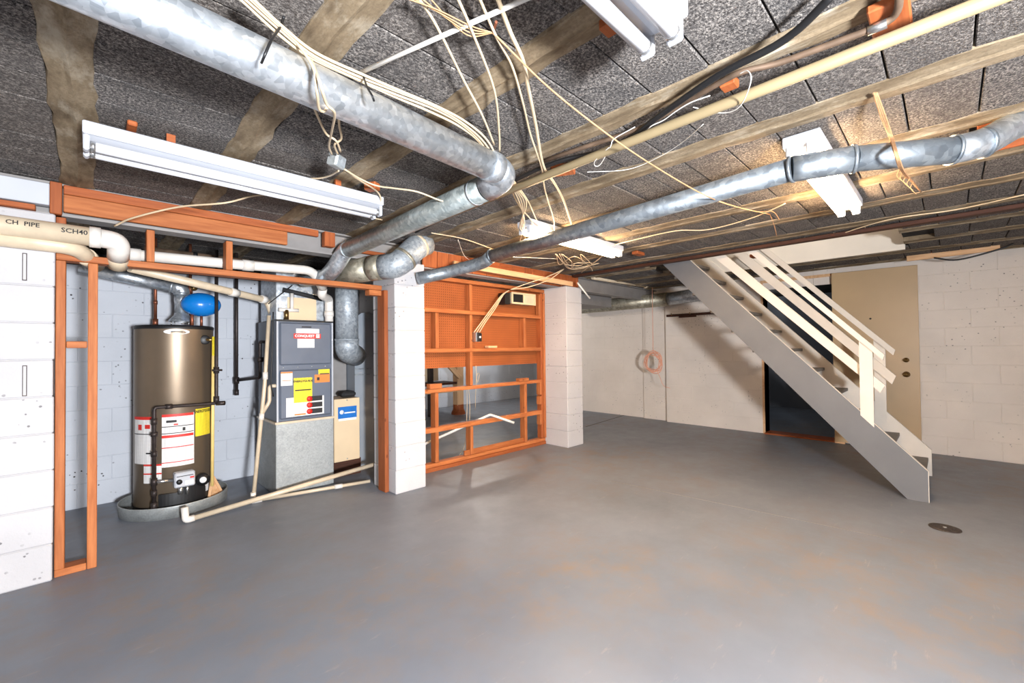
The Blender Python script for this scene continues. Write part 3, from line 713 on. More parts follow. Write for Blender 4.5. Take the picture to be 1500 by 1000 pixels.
MB().tube([k0+V((.02, -.04, 0)), V((1.78, 3.62, .035))], .014, 12).build('pipe_run', CREAM, t_); MB().tube([k0+V((-.02, -.035, 0)), k0+V((.05, -.045, 0))], .020, 12).build('elbow', PVC, t_); 
m_ = (k0+V((.02, -.04, 0))).lerp(V((1.78, 3.62, .035)), .66); MB().tube([m_, m_+V((.06, -.018, .002))], .019, 12).build('coupling', PVC, t_)
g2 = V((.965, 4.58, .80))
t_ = pipe('gas_pipe', 'rusty iron gas pipe feeding the furnace beside its left side', [g2+Z_*1.3, g2], .014, IRON, rr=0,
          fit=[(g2+Z_*.13, Z_, .022, .06), (g2+Z_*.02, Z_, .019, .05)])
MB().tube(rnd([g2+Z_*.13, at(381, 553, y=4.3), at(381, 500, y=4.3), (fx0+.01, 4.12, 1.27)], .025), .013, 12).build('furnace_branch', IRON, t_)
MB().tube([at(381, 530, y=4.3), at(381, 523, y=4.3)], .022, 12).build('union', IRON, t_)
pipe('sensor_wire', 'thin black wire crossing in front of the silver plenum', [at(393, 445, y=3.97), at(428, 418, y=3.97)], .004, BLACK, 'wire', rr=0)
pipe('control_cable', 'thin dark cable drooping down the left side of the furnace', spl([(1.09, 3.93, 1.52), (1.08, 3.92, 1.2), (1.07, 3.92, .95), (1.09, 3.93, .82)]), .005, BLACK, 'cable', rr=0)

# ------------------------------------------------------------------ large ducts
D1A = V((-.9, 1.225, 2.0)); D1B = V((1.265, 1.40, 2.0))
t_ = thing('main_round_duct', 'long shiny galvanised round duct slung under the ceiling with cables along it', 'duct', (0, 1.3, 1.94))
MB().tube([D1A, D1B], .062, 32).build('long_section', GALV, t_)
dr = (D1B-D1A).normalized()
D2T = V((1.345, 1.47, 1.965)); D2B = at(509, 366, y=3.22)
d2 = (D2B-D2T).normalized()
MB().tube([D1B-dr*.035, D1B+dr*.03], .066, 32).build('collar', GALV, t_)
MB().tube(rnd([D1B+dr*.02, D1B+dr*.09+V((0, .01, -.015)), D2T+d2*.06], .07, 6), .0645, 28).build('elbow', GALV, t_)
t_ = thing('branch_round_duct', 'galvanised round duct sloping from the main duct elbow to the closet header', 'duct', D2T)
MB().tube([D2T+d2*.06, D2B], .060, 28).build('long_section', m_galv('mid_galvanised', (150, 160, 160), (196, 204, 202), .4, 45), t_)
MB().tube([D2T+d2*.14, D2T+d2*.15], .063, 28).build('crimp', GALV, t_)
j2 = at(487, 401, y=3.40)
MB().tube(rnd([D2B-d2*.02, D2B+d2*.045, j2+V((.0, -.03, .035)), j2+V((-.01, .10, -.01))], .07, 5), .062, 28).build('elbow', GALV, t_)
MB().tube([j2+V((-.01, .09, -.01)), j2+V((-.08, .40, -.01))], .058, 24).build('tail_section', GALVD, t_)
tr = thing('trunk_duct', 'dull tan galvanised trunk duct bending up over the closet pillar', 'duct', (1.6, 3.3, 1.8))
u0 = at(498, 402, y=3.56); u1 = at(543, 393, y=3.27); u2 = at(580, 389, y=3.09); u3 = at(608, 368, y=3.07); u4 = at(622, 330, y=3.10)
MB().tube([u0, u1], .098, 28).build('tan_section', GALVB, tr); dv = (u2-u1).normalized()
MB().tube([u1, u1+dv*.10], .101, 28).build('bright_section', GALVB, tr)
el = rnd([u1+dv*.10, u2+dv*.02, u3+V((.02, 0, .05)), V((u4.x, 3.08, ZC-.026))], .14, 7)
MB().tube(el, .100, 28).build('elbow', GALVM, tr)
for i in (7, 14): MB().tube([el[i]+(el[i+1]-el[i]).normalized()*-.012, el[i]+(el[i+1]-el[i]).normalized()*.012], .105, 28).build('tape_band', CREAM if i == 14 else GALVB, tr)
# thin long duct
t_ = thing('long_thin_duct', 'long thin dull galvanised duct crossing the ceiling towards the stairs side', 'duct', (2.2, 1.2, 1.9))
c0 = V((2.02, 3.17, 1.80)); c1 = at(650, 400, y=3.05); c2 = at(690, 381, y=2.72); c3 = at(1160, 248, z=1.96); c4 = at(1250, 233, z=1.962); c5 = at(1395, 220, z=1.965); c6 = at(1440, 210, z=1.985); c7 = at(1500, 180, z=2.10)
c2 = V((2.33, 2.60, 1.948))
MB().tube(rnd([at(612, 408, y=3.13), c1, c2+V((.03, .12, -.03)), c2], .10), .052, 24).build('lower_elbow', GALVD, t_)
MB().tube([c2, c3], .050, 24).build('long_section', GALVD, t_)
MB().tube(rnd([c3, c3.lerp(c4, .35), c4], .05), .054, 24).build('middle_bend', GALVD, t_)
MB().tube([c4, c5], .051, 24).build('end_section', GALVD, t_)
MB().tube(rnd([c5, c6, c7+V((.02, -.02, .03)), V((2.86, -.36, 2.30))], .08), .054, 24).build('end_elbow', GALV, t_)
for p, q in ((c3, c2), (c4, c3), (c5, c4), (c6, c5), (c2, c1)):
    dv = (q-p).normalized(); MB().tube([p-dv*.006, p+dv*.006], .0575, 24).build('crimp', GALVD, t_)
# ducts along the far right wall
t_ = thing('wall_duct', 'dull grey round duct running along the top of the right wall', 'duct', (6.3, 3.5, 1.85))
MB().tube([(6.33, 5.2, 1.905), (6.33, 3.0, 1.925)], .105, 24).build('grey_section', GALVB, t_); MB().tube([(6.33, 3.0, 1.925), (6.33, 2.2, 1.965)], .095, 24).build('bright_section', GALV, t_)
bx = MB().cbox(5.2, 6.0, 3.8, 4.3, 1.84, 2.09, .004).build('box_duct', STEELG); tag(bx, 'grey rectangular box duct behind the end pillar', 'duct')
pipe('capped_pipe', 'cream capped pipe hanging level beside the steel beam past the end pillar', [at(868, 406, y=3.25), at(948, 419, y=3.25)], .028, CREAM, fit=[(at(946, 419, y=3.25), X_, .031, .05)], rr=0)
pipe('white_stick', 'short white plastic strip dangling at the top of the end pillar', [at(846, 414, y=3.17), at(864, 437, y=3.14)], .010, WIREW, 'strip', rr=0)

# ------------------------------------------------------------------ pipes and cables under the ceiling
t_ = pipe('tan_pipe', 'straight tan painted pipe running under the ceiling beside the black cable', [(1.495, -.9, 2.0), (1.50, .65, 2.0), (1.535, 3.0, 1.99)], .018, TANP, rr=0, n=16)
def zp(l, dz=0): return [at(u, v, z=z+dz) for (u, v, z) in l]
pipe('black_cable', 'thick black cable sagging along the ceiling joist beside the tan pipe', spl(zp([(1225, -12, 2.075), (1150, 58, 2.06), (1050, 112, 2.065), (960, 174, 2.06), (930, 198, 2.05), (880, 222, 2.05), (800, 243, 2.06), (700, 293, 2.05), (610, 340, 2.03)])), .011, BLACK, 'cable', rr=0)
t_ = pipe('rusty_pipe', 'thin rusty pipe clipped to an orange block beside the tan pipe', zp([(1318, -20, 2.08), (1316, 22, 2.07), (1285, 40, 2.06), (1135, 95, 2.07), (1085, 104, 2.075), (1000, 152, 2.075), (935, 190, 2.07), (860, 214, 2.075), (790, 238, 2.07)]), .0095, RUST, rr=.05)
p = at(1285, 40, z=2.06); MB().tube([p-V((.0, .02, 0)), p+V((0, .02, 0))], .0125, 12).build('pipe_clip', CHROME)
D.objects['pipe_clip']['label'] = 'shiny metal clip holding the rusty pipe to its orange block'; D.objects['pipe_clip']['category'] = 'clip'
def oblock(label, u, v, sx, sy, z=None, rz=0, h=.045, mat=WOODR):
    p = at(u, v, z=ZC-.02-h/2)
    M = Matrix.Translation((p.x, p.y, ZC-.014-h/2)) @ Matrix.Rotation(rz, 4, 'Z')
    me = MB().cbox(-sx/2, sx/2, -sy/2, sy/2, -h/2, h/2, .004).mesh('ceiling_block', V()); me.materials.append(mat)
    o = place(D.objects.new('ceiling_block', me), M); return tag(o, label, 'wood block')
oblock('large orange wood block fixed behind the rusty pipe bend', 1305, 34, .20, .085, h=.022)
oblock('square orange wood block between the black cable and tan pipe', 1068, 125, .05, .05, h=.03)
oblock('rough orange wood scrap behind the tan pipe where two cables pass', 825, 250, .09, .11, rz=.5, h=.03)
oblock('orange wood block above the end of the unlit strip light near its plug', 545, 275, .05, .07, rz=.5, h=.04)
oblock('upright orange wood strip above the far end of the unlit strip light', 193, 188, .03, .09, h=.02)
oblock('orange wood block at the tip of the lit strip light over the pegboard wall', 935, 372, .14, .06, h=.03)
oblock('orange wood scrap on the stair opening edge above the white rail', 1105, 376, .10, .06, h=.03)
oblock('orange wood block peeking beside the near twin tube light', 895, 40, .05, .05, h=.03)

# cables draped over the main duct
G = 'cream cables bundled along the main duct'
base = [(358, -8), (415, 44), (460, 82), (523, 112), (580, 134), (640, 158), (679, 182), (709, 210), (733, 248)]
for i, off in enumerate((-9, -4, 1, 6)):
    pts = [at(u+off*.6*(1+.5*math.sin(k*1.7+i)), v-off*.5*(1+.5*math.cos(k*1.3+i)), z=2.062 if k < 8 else 2.03) for k, (u, v) in enumerate(base)]
    tail = zp([(750+4*i, 275+2*i, 2.02), (762+3*i, 300, 2.03), (768-2*i, 326+3*i, 2.04), (762+8*i, 352, 2.06)])
    pipe('electric_cable', 'cream electric cable bundled with others along the main round duct', spl(pts+tail), .0042, CABLE, 'cable', G, rr=0, n=8)
for lbl, pts in (
    ('cream cable looping over the main duct with a white elbow', [(433, 60, 2.07), (458, 97, 1.99), (464, 130, 1.925), (467, 158, 1.92), (474, 163, 1.93), (480, 157, 1.94)]),
    ('pale cable hanging over the main duct down to the junction box', [(455, 85, 2.07), (468, 120, 1.93), (478, 152, 1.915), (490, 166, 1.93), (486, 192, 1.97), (482, 214, 2.0), (486, 226, 2.02)]),
    ('cream cable dropping from behind the main duct to the box left side', [(456, 148, 2.04), (466, 172, 2.03), (478, 196, 2.02), (492, 206, 2.01), (499, 222, 2.02)]),
    ('cream cable dropping from behind the main duct to the box right side', [(496, 162, 2.05), (497, 184, 2.03), (500, 203, 2.02), (490, 212, 2.01), (495, 226, 2.02)]),
    ('cream cable from the junction box to the unlit strip light', [(496, 250, 2.03), (484, 257, 2.05), (468, 261, 2.07), (442, 262, 2.08)]),
    ('cream cable sagging from the junction box under the branch duct', [(505, 248, 2.03), (528, 262, 2.03), (552, 272, 2.02), (580, 276, 2.0), (612, 281, 1.98), (650, 295, 1.96), (676, 296, 1.945), (695, 287, 1.94)]),
    ('grey cable from the junction box to the end of the unlit strip light', [(504, 250, 2.04), (530, 266, 2.06), (552, 280, 2.06), (558, 292, 2.04), (554, 300, 2.02)]),
    ('cream cable running down the ceiling to the main duct elbow', [(610, -8, 2.09), (640, 39, 2.09), (679, 117, 2.085), (706, 168, 2.07), (724, 212, 2.06)]),
    ('cream cable crossing the white conduit and ending behind the duct elbow', [(668, -8, 2.09), (691, 45, 2.08), (724, 132, 2.085), (731, 192, 2.07), (732, 222, 2.06)]),
    ('cream cable passing the twine nail and meeting the black cable', [(700, -8, 2.09), (727, 54, 2.085), (750, 97, 2.085), (766, 151, 2.085), (777, 197, 2.085), (793, 244, 2.05), (797, 272, 2.06), (803, 295, 2.08), (811, 320, 2.08), (812, 340, 2.07)]),
    ('wide flat cream cable running past the nail to the tan pipe', [(727, -8, 2.09), (747, 46, 2.08), (766, 89, 2.085), (774, 130, 2.085), (785, 184, 2.085), (796, 243, 2.05), (812, 268, 2.06), (825, 292, 2.08), (834, 318, 2.08), (840, 336, 2.07)]),
    ('cream cable strand falling from the duct elbow to the lit strip light', [(742, 255, 2.03), (752, 285, 2.04), (764, 306, 2.05), (778, 322, 2.06), (788, 340, 2.06)]),
    ('cream cable strand falling from the duct elbow to the thin duct', [(746, 256, 2.03), (772, 292, 2.05), (784, 318, 2.06), (798, 342, 2.06)]),
    ('cream cable lying across the ceiling behind the thin duct', [(632, 341, 2.08), (680, 350, 2.09), (726, 366, 2.09), (745, 370, 2.09)]),
    ('pale cable weaving over the ceiling blocks beside the lit strip light', [(882, 363, 2.10), (930, 351, 2.10), (990, 338, 2.10), (1030, 337, 2.10), (1065, 330, 2.10), (1110, 316, 2.10), (1150, 298, 2.10)]),
    ('cream cable along the stair opening edge towards the right wall', [(1215, 348, 2.10), (1300, 322, 2.10), (1400, 307, 2.10), (1505, 284, 2.10)]),
):
    wide = .0065 if 'wide' in lbl else .0042
    pipe('electric_cable', lbl, spl(zp(pts)), wide, CABLE, 'cable', rr=0, n=8)
pipe('electric_cable', 'cream cord drooping from the unlit strip light to the drain pipe elbow', spl([at(168, 331, y=3.18), at(195, 319, y=3.05), at(262, 303, y=2.85), at(330, 297, y=2.65), at(370, 287, z=2.06), at(400, 285, z=2.07)]), .0048, CABLE, 'cable', rr=0, n=8)
pipe('electric_cable', 'cream cord hanging under the unlit strip light towards the branch duct', spl([at(430, 288, z=2.06), at(462, 302, z=2.05), at(520, 314, z=2.06), at(560, 322, z=2.06)]), .0036, CABLE, 'cable', rr=0, n=8)
pipe('white_conduit', 'straight white plastic conduit crossing the ceiling near the twine', zp([(524, 108, 2.075), (640, 56, 2.085), (830, -28, 2.085)]), .0065, WIREW, 'conduit', rr=0)
for lbl, pts, r in (
    ('loose white wire looped round the tan pipe and black cable', [(1083, 108, 2.03), (1095, 104, 2.02), (1100, 118, 1.985), (1088, 150, 1.975), (1072, 163, 1.98), (1050, 165, 2.0), (1015, 157, 2.03)], .0018),
    ('thin white wire curving from the tan pipe to the joist', [(1030, 182, 2.03), (1000, 208, 2.07), (965, 230, 2.08), (920, 248, 2.08), (860, 252, 2.06)], .0016),
    ('white wire wound round the black cable with a knotted end', [(1040, 140, 2.03), (1012, 150, 2.035), (990, 163, 2.035), (972, 176, 2.035), (955, 184, 2.035), (948, 191, 2.03)], .002),
    ('small white wire loop hanging at the crossing twine', [(930, 186, 2.03), (900, 203, 2.02), (894, 215, 2.0), (880, 240, 1.98), (872, 243, 1.98), (872, 235, 1.98), (892, 216, 2.0)], .0018),
    ('thin white wire hanging from the ceiling over the thin duct elbow', [(671, 351, 2.09), (680, 374, 2.05), (693, 384, 1.99)], .002),
    ('white string tied around the thin duct', [(750, 362, 1.99), (745, 372, 1.93), (752, 376, 1.92), (772, 377, 2.0), (815, 379, 2.06)], .002)):
    pipe('white_wire', lbl, spl(zp(pts)), r, WIREW, 'wire', rr=0, n=6)
jb = at(493, 236, z=2.02)
t_ = thing('junction_box', 'small grey metal junction box hanging between the main duct and strip light', 'box', jb)
Mj = Matrix.Translation(jb) @ Matrix.Rotation(.5, 4, 'Z') @ Matrix.Rotation(.25, 4, 'X')
MB().cbox(-.032, .032, -.024, .024, -.026, .026, .004, Mj).build('case', SHEET, t_); MB().cbox(-.026, .026, -.027, -.024, -.02, .02, .001, Mj).build('cover', GALV, t_)
for lbl, cx in (('black zip tie round the cable bundle on the main duct', 400), ('small black zip tie pinching the cables further along the main duct', 531)):
    pts = [(416, 24, 2.075), (410, 40, 2.06), (398, 58, 1.99), (388, 80, 1.94), (383, 92, 1.935)] if cx == 400 else [(531, 108, 2.075), (533, 114, 2.06), (538, 128, 2.0), (545, 140, 1.96), (548, 148, 1.95)]
    pipe('zip_tie', lbl, spl(zp(pts)), .0035, BLACK, 'zip tie', rr=0, n=6)
# twine
tw = thing('twine_line', 'long frayed twine stretched across the ceiling from a nail', 'twine', at(722, 48, z=2.09))
MB().tube(spl(zp([(722, 48, 2.085), (806, 130, 2.05), (896, 201, 1.97), (963, 246, 1.94), (1033, 286, 1.895), (1079, 303, 2.0), (1128, 314, 2.09)])), .003, 6).build('main_strand', TWINE, tw)
for i in range(4): MB().tube(spl(zp([(585+14*i, -6, 2.09), (640+8*i, 14+7*i, 2.08), (690, 38+5*i, 2.08), (722, 48, 2.085)])), .0018, 5).build('loose_strand', TWINE, tw)
MB().tube(spl(zp([(1128, 314, 2.09), (1134, 330, 2.05), (1138, 346, 2.02)])), .0018, 5).build('loose_strand', TWINE, tw); MB().tube(spl(zp([(1110, 310, 2.07), (1132, 310, 2.07), (1142, 322, 2.05)])), .0018, 5).build('loose_strand', TWINE, tw)
MB().tube([at(722, 48, z=2.10), at(727, 32, z=2.085)], .004, 6).build('nail', COPPER, tw)
tw = thing('twine_hank', 'thick frayed twine looped around the thin duct near its end', 'twine', at(1281, 140, z=2.09))
for i in range(3): MB().tube(spl(zp([(1280+i*2, 136, 2.10), (1290+i*3, 168, 2.07), (1303+i*2, 200, 2.04), (1311+i*2, 226, 1.91), (1320+i*2, 250, 1.91), (1335+i, 266, 2.04), (1349, 281, 2.10)])), .0035, 6).build('strand', TWINE, tw)
for i in range(5): 
    a = at(1318+i*5, 246+i*5, z=1.98); MB().tube(spl([a, a+V((.02*random.uniform(-1, 1), .01, -.03)), a+V((.03*random.uniform(-1, 1), -.01, -.06))]), .0014, 5).build('loose_strand', TWINE, tw)

# ------------------------------------------------------------------ strip lights
def strip_light(name, label, x0, x1, yc, z, lit, sp=.038):
    t = thing(name, label, 'strip light', ((x0+x1)/2, yc, z-.06))
    MB().cbox(x0, x1, yc-.070, yc+.070, z, z+.048, .004).build('housing', ENAM, t)
    vs = [(yc-.058, z), (yc-.012, z-.012), (yc+.012, z-.012), (yc+.058, z)]
    MB().add([(x, y, zz) for x in (x0+.02, x1-.02) for (y, zz) in vs], [(0, 1, 5, 4), (1, 2, 6, 5), (2, 3, 7, 6), (0, 3, 2, 1), (4, 5, 6, 7)]).build('reflector', ENAM, t)
    for s in (-1, 1):
        y = yc+s*sp; zt = z-.026 if lit else z-.036
        tb = MB().tube([(x0+.035, y, zt), (x1-.035, y, zt)], .019, 20).build('tube', TUBEON if lit else TUBEOFF, t)
        for (xa, xb) in ((x0+.022, x0+.036), (x1-.036, x1-.022)): MB().tube([(xa, y, zt), (xb, y, zt)], .0195, 20).build('end_cap', CHROME, tb)
        for xa in (x0+.002, x1-.020): MB().cbox(xa, xa+.018, y-.021, y+.021, zt-.022, z+.004, .006).build('socket', ENAM, t)
    for xm in (x0+.25, x1-.25): MB().box(xm, xm+.03, yc-.01, yc+.01, z+.048, ZC+.0).build('hanger_block', WOODR, t)
    return t
strip_light('strip_light', 'unlit white strip light hanging beside the main duct', -.02, 1.19, 2.30, 2.015, False)
strip_light('strip_light', 'unlit white twin tube strip light near the black cable with its end showing', -.16, 1.075, .515, 2.03, False)
strip_light('strip_light', 'glowing strip light above the pegboard wall under the thin duct', 2.22, 3.45, 2.12, 2.066, True)
strip_light('strip_light', 'glowing strip light above the thin duct near the stairs', 2.18, 3.45, .432, 2.066, True)

# ------------------------------------------------------------------ pegboard wall
py0, py1 = 3.55, 3.635
pw = thing('pegboard_frame', 'orange timber frame of the open pegboard wall between two pillars', 'wall frame', (3.1, 3.6, 0))
xl, xr = 2.11, 4.075
lum('bottom_plate', xl, xr, py0, py1, 0, .038, WOODR, pw); lum('bottom_plate', xl, xr, py0+.008, py1, .040, .076, WOOD, pw)
for i, (z0, z1) in enumerate(((1.560, 1.600), (1.163, 1.203), (.768, .806), (.380, .428))): lum('rail', xl, xr-.07, py0, py1-.02, z0, z1, WOOD, pw)
lum('stud', 2.875, 2.912, py0+.004, py1, .808, 1.558, WOOD, pw); lum('stud', 2.875, 2.912, py0+.004, py1, 1.602, 1.88, WOOD, pw)
lum('stud', 2.44, 2.478, py0+.003, py1, 1.205, 1.558, WOOD, pw); lum('stud', 3.70, 3.738, py0+.003, py1, 1.205, 1.558, WOOD, pw)
lum('stud', 2.43, 2.470, py0+.003, py1, .080, .766, WOOD, pw); lum('stud', 2.872, 2.910, py0+.003, py1, .080, .378, WOOD, pw); lum('stud', 3.70, 3.742, py0+.003, py1, .080, .766, WOOD, pw)
lum('end_stud', 4.045, 4.078, py0-.005, py1, .08, 1.88, WOOD, pw); lum('end_stud', 4.008, 4.043, py0+.01, py1, .08, 1.88, WOODR, pw)
for (z0, z1) in ((1.60, 1.86), (.62, .80), (.25, .38), (.50, .60)): lum('cleat', 3.975, 4.006, py0+.005, py1-.02, z0, z1, WOOD, pw)
lum('top_plate', xl, xr, py0, py1, 1.885, 1.925, WOOD, pw)
pb_ = MB().box(xl, xr, py1+.002, py1+.010, 1.005, 1.93); o = pb_.build('pegboard', PEG, pw)
fb_ = thing('fascia_boards', 'row of short upright orange boards above the pegboard', 'boards', (3.1, 3.33, BZ))
x = 2.16
while x < 4.5:
    wd = random.choice((.13, .16, .19)); lum('board', x, min(x+wd, 4.5)-.004, 3.336, 3.356, BZ+.01, ZC-.012, WOODR, fb_); x += wd
bt = MB().cbox(2.20, 4.30, 3.46, 3.50, 1.955-.018, 1.955, .003).build('x', PINE); D.objects.remove(bt)
o = beam('pale_batten', at(664, 386, y=3.29), at(838, 416, y=3.17), .03, .055, PINE); tag(o, 'long pale timber batten fixed above the pegboard', 'batten')
bxo = thing('vent_box', 'cream framed metal box with a small window on the pegboard', 'box', (3.55, 3.45, 1.70))
MB().cbox(3.44, 3.84, 3.50, 3.63, 1.715, 1.835, .003).build('case', GALVB, bxo); 
for (a, b, c_, d) in ((3.44, 3.84, 1.822, 1.842), (3.44, 3.84, 1.708, 1.728), (3.44, 3.458, 1.728, 1.822), (3.822, 3.84, 1.728, 1.822), (3.63, 3.645, 1.728, 1.822)): MB().box(a, b, 3.485, 3.50, c_, d).build('frame_bar', BEIGE, bxo)
MB().box(3.458, 3.63, 3.496, 3.50, 1.728, 1.822).build('dark_pane', BLACK, bxo); MB().box(3.645, 3.822, 3.496, 3.50, 1.728, 1.822).build('cream_pane', CREAM, bxo)
MB().box(3.36, 3.44, 3.52, 3.63, 1.70, 1.83).build('dark_side', BLACK, bxo)
ot = thing('outlet_box', 'small black outlet box screwed to the middle stud of the pegboard wall', 'outlet', (2.94, 3.52, 1.25))
MB().cbox(2.915, 2.975, 3.50, 3.57, 1.27, 1.37, .004).build('case', CHROME, ot); MB().cbox(2.925, 2.985, 3.485, 3.50, 1.275, 1.365, .006).build('face', BLACK, ot); MB().lathe([(.012, 0), (.012, -.006), (0, -.006)], V((2.955, 3.485, 1.32)), 12, 'Y').build('socket', PAPER, ot)
for i in range(3):
    pipe('electric_cable', 'cream cable running from the cream framed box down to the black outlet', spl([at(746, 425, y=3.42), at(735+i, 432, y=3.44), at(722+2*i, 449+i, y=3.45), at(705+3*i, 472, y=3.46), at(694+4*i, 487, y=3.49)]), .0055, CABLE, 'cable', 'cables to the black outlet', rr=0, n=8)
for i in range(2):
    pipe('electric_cable', 'cream cable from the ceiling tangle to the cream framed box', spl([at(826, 394, y=3.08), at(800+5*i, 406+3*i, y=3.15), at(775, 414+6*i, y=3.25), at(748, 424, y=3.40)]), .0055, CABLE, 'cable', 'cables to the framed box', rr=0, n=8)
for i in range(6):
    rr_ = random.Random(i); u, v = 818, 386
    pipe('electric_cable', 'thin cream cable in the tangle above the end pillar', spl([at(u+rr_.uniform(-6, 6), v-14, z=2.085), at(u+rr_.uniform(0, 20), v+rr_.uniform(-4, 10), z=2.06), at(u+rr_.uniform(20, 45), v+rr_.uniform(-12, 10), z=2.07), at(u+rr_.uniform(30, 70), v+rr_.uniform(-14, 6), z=2.085), at(u+rr_.uniform(10, 60), v+rr_.uniform(0, 14), z=2.06)]), .0035, CABLE, 'cable', 'tangled cables above the end pillar', rr=0, n=6)
for lbl, x0, x1, z, sx in (('orange wood offcut resting on the middle rail beside the first pillar', 2.36, 2.50, .806, .05), ('orange wood offcut resting on the middle rail by the end pillar', 3.60, 3.76, .806, .035), ('small pale offcut resting on the rail below the pegboard', 3.12, 3.25, 1.203, .025)):
    o = lum('wood_offcut', x0, x1, 3.535, 3.60, z+.001, z+sx, WOOD if 'orange' in lbl else PINE); tag(o, lbl, 'offcut')
o = beam('loose_board', (2.80, 3.575, .105), (3.72, 3.59, .105), .02, .055, WOOD); tag(o, 'loose orange board lying on the bottom plate of the pegboard frame', 'board')
pipe('white_strip', 'bent white plastic strip poking through the pegboard frame', [at(600, 660, y=3.90), at(718, 607, y=3.57), at(753, 619, y=3.42)], .014, WIREW, 'strip', rr=.02, n=8)
for lbl, pts in (('thin pale cord hanging behind the middle rail beside the middle stud', [(684, 560, 3.7), (684, 600, 3.72), (681, 650, 3.72), (672, 668, 3.72)]), ('pair partner cord hanging straight behind the lower rail', [(686, 562, 3.7), (688, 590, 3.72), (688, 620, 3.72)]), ('coiled thin cord hanging on the rail right of the middle stud', [(697, 535, 3.54), (699, 560, 3.53), (702, 548, 3.53), (698, 553, 3.52), (696, 600, 3.72)])):
    pipe('thin_cord', lbl, spl([at(u, v, y=y) for (u, v, y) in pts]), .0028, CABLE, 'cord', rr=0, n=6)
# workbench in the room behind
bx0, by0 = 4.85, 6.35
wb = thing('workbench', 'old wooden workbench leg and brace seen through the pegboard frame', 'workbench', (4.4, 6.35, 0))
lum('leg', bx0-.07, bx0+.07, by0-.07, by0+.07, .16, 1.05, PINE, wb); MB().lathe([(.13, 0), (.13, .03), (.10, .09), (.095, .18)], (bx0, by0, 0), 20).build('foot', WOODR, wb)
beam('brace', (4.45, by0-.1, 1.02), (4.82, by0-.09, .68), .05, .09, PINE, wb); lum('stretcher', 3.6, 4.80, by0-.06, by0-.01, .42, .50, PINE, wb); lum('shelf', 3.5, 4.75, by0-.1, by0+.3, .56, .60, WOODD, wb); lum('worktop', 3.4, 5.2, by0-.2, by0+.4, 1.05, 1.09, WOODR, wb); lum('leg', 3.62, 3.74, by0-.05, by0+.07, 0, 1.05, WOODD, wb); lum('leg', 4.30, 4.38, by0+.1, by0+.18, 0, 1.05, IRON, wb); MB().box(3.7, 4.55, by0+.2, by0+.22, .62, 1.0).build('back_panel', BEIGE, wb)

# ------------------------------------------------------------------ stairs
sx0, sx1 = 4.52, 5.45
st = thing('staircase', 'open wooden staircase with grey stringer and white rails rising to the ceiling', 'staircase', (4.98, 1.1, 0))
def stringer(x, th, mat, z_top):
    k = 1.055; y0 = .128
    prof = [(y0, 0), (y0, .235), (y0+(z_top-.235)/k, z_top), (y0+(z_top-.235)/k+.30, z_top), (y0+.118, 0)]
    n = len(prof)
    return MB().add([(x, y, z) for y, z in prof]+[(x+th, y, z) for y, z in prof], [list(range(n)), list(range(2*n-1, n-1, -1))]+[(i, i+n, (i+1) % n+n, (i+1) % n) for i in range(n)])
stringer(sx0, .036, STG, 2.11).build('stringer', STG, st)['label'] = 'grey painted stringer'
p0 = V((sx0+.018, .128, .237)); p1 = V((sx0+.018, .128+(2.11-.235)/1.055, 2.112)); beam('stringer_edge', p0, p1, .0365, .004, STW, st); MB().box(sx0, sx0+.036, .124, .128, 0, .237).build('stringer_nose', STW, st)
stringer(sx1, .036, STW, 2.42).build('stringer', STW, st)['label'] = 'white painted stringer'
for i in range(11): lum('tread', sx0+.036, sx1, .150+.19*i, .150+.19*i+.23, .135+.2*i, .165+.2*i, TREAD, st)
def vb(name, x, pts, th, mat, par):   # board lying in a plane x = const
    n = len(pts); return MB().add([(x, y, z) for y, z in pts]+[(x+th, y, z) for y, z in pts], [list(range(n)), list(range(2*n-1, n-1, -1))]+[(i, i+n, (i+1) % n+n, (i+1) % n) for i in range(n)]).build(name, mat, par)
ka = 1.08
vb('post', sx0-.003, [(.435, .53), (.52, .62), (.52, 1.275), (.435, 1.20)], .037, STW, st)
vb('post', sx1-.004, [(.43, .45), (.515, .54), (.515, 1.27), (.43, 1.19)], .037, STW, st)
vb('handrail', sx0-.02, [(.372, 1.075), (.360, 1.115), (1.66, 2.53), (1.70, 2.49)], .036, STW, st)
vb('handrail', sx1-.03, [(.372, 1.095), (.357, 1.145), (1.60, 2.49), (1.64, 2.45)], .036, STW, st)
vb('mid_rail', sx0+.037, [(.395, .81), (.365, .87), (1.77, 2.33), (1.84, 2.28)], .03, STW, st)
vb('mid_rail', sx1-.03, [(.385, .82), (.355, .90), (1.70, 2.34), (1.77, 2.28)], .03, STW, st)
# trimmer beside the opening
tm = thing('stair_trimmer', 'rough dark trimmer board along the edge of the stair opening', 'trimmer', (4.34, 1, 2.06))
beam('trimmer_board', (4.36, OY0-2.4, 2.095), (4.36, 3.3, 2.095), .07, .03, WOODD, tm)
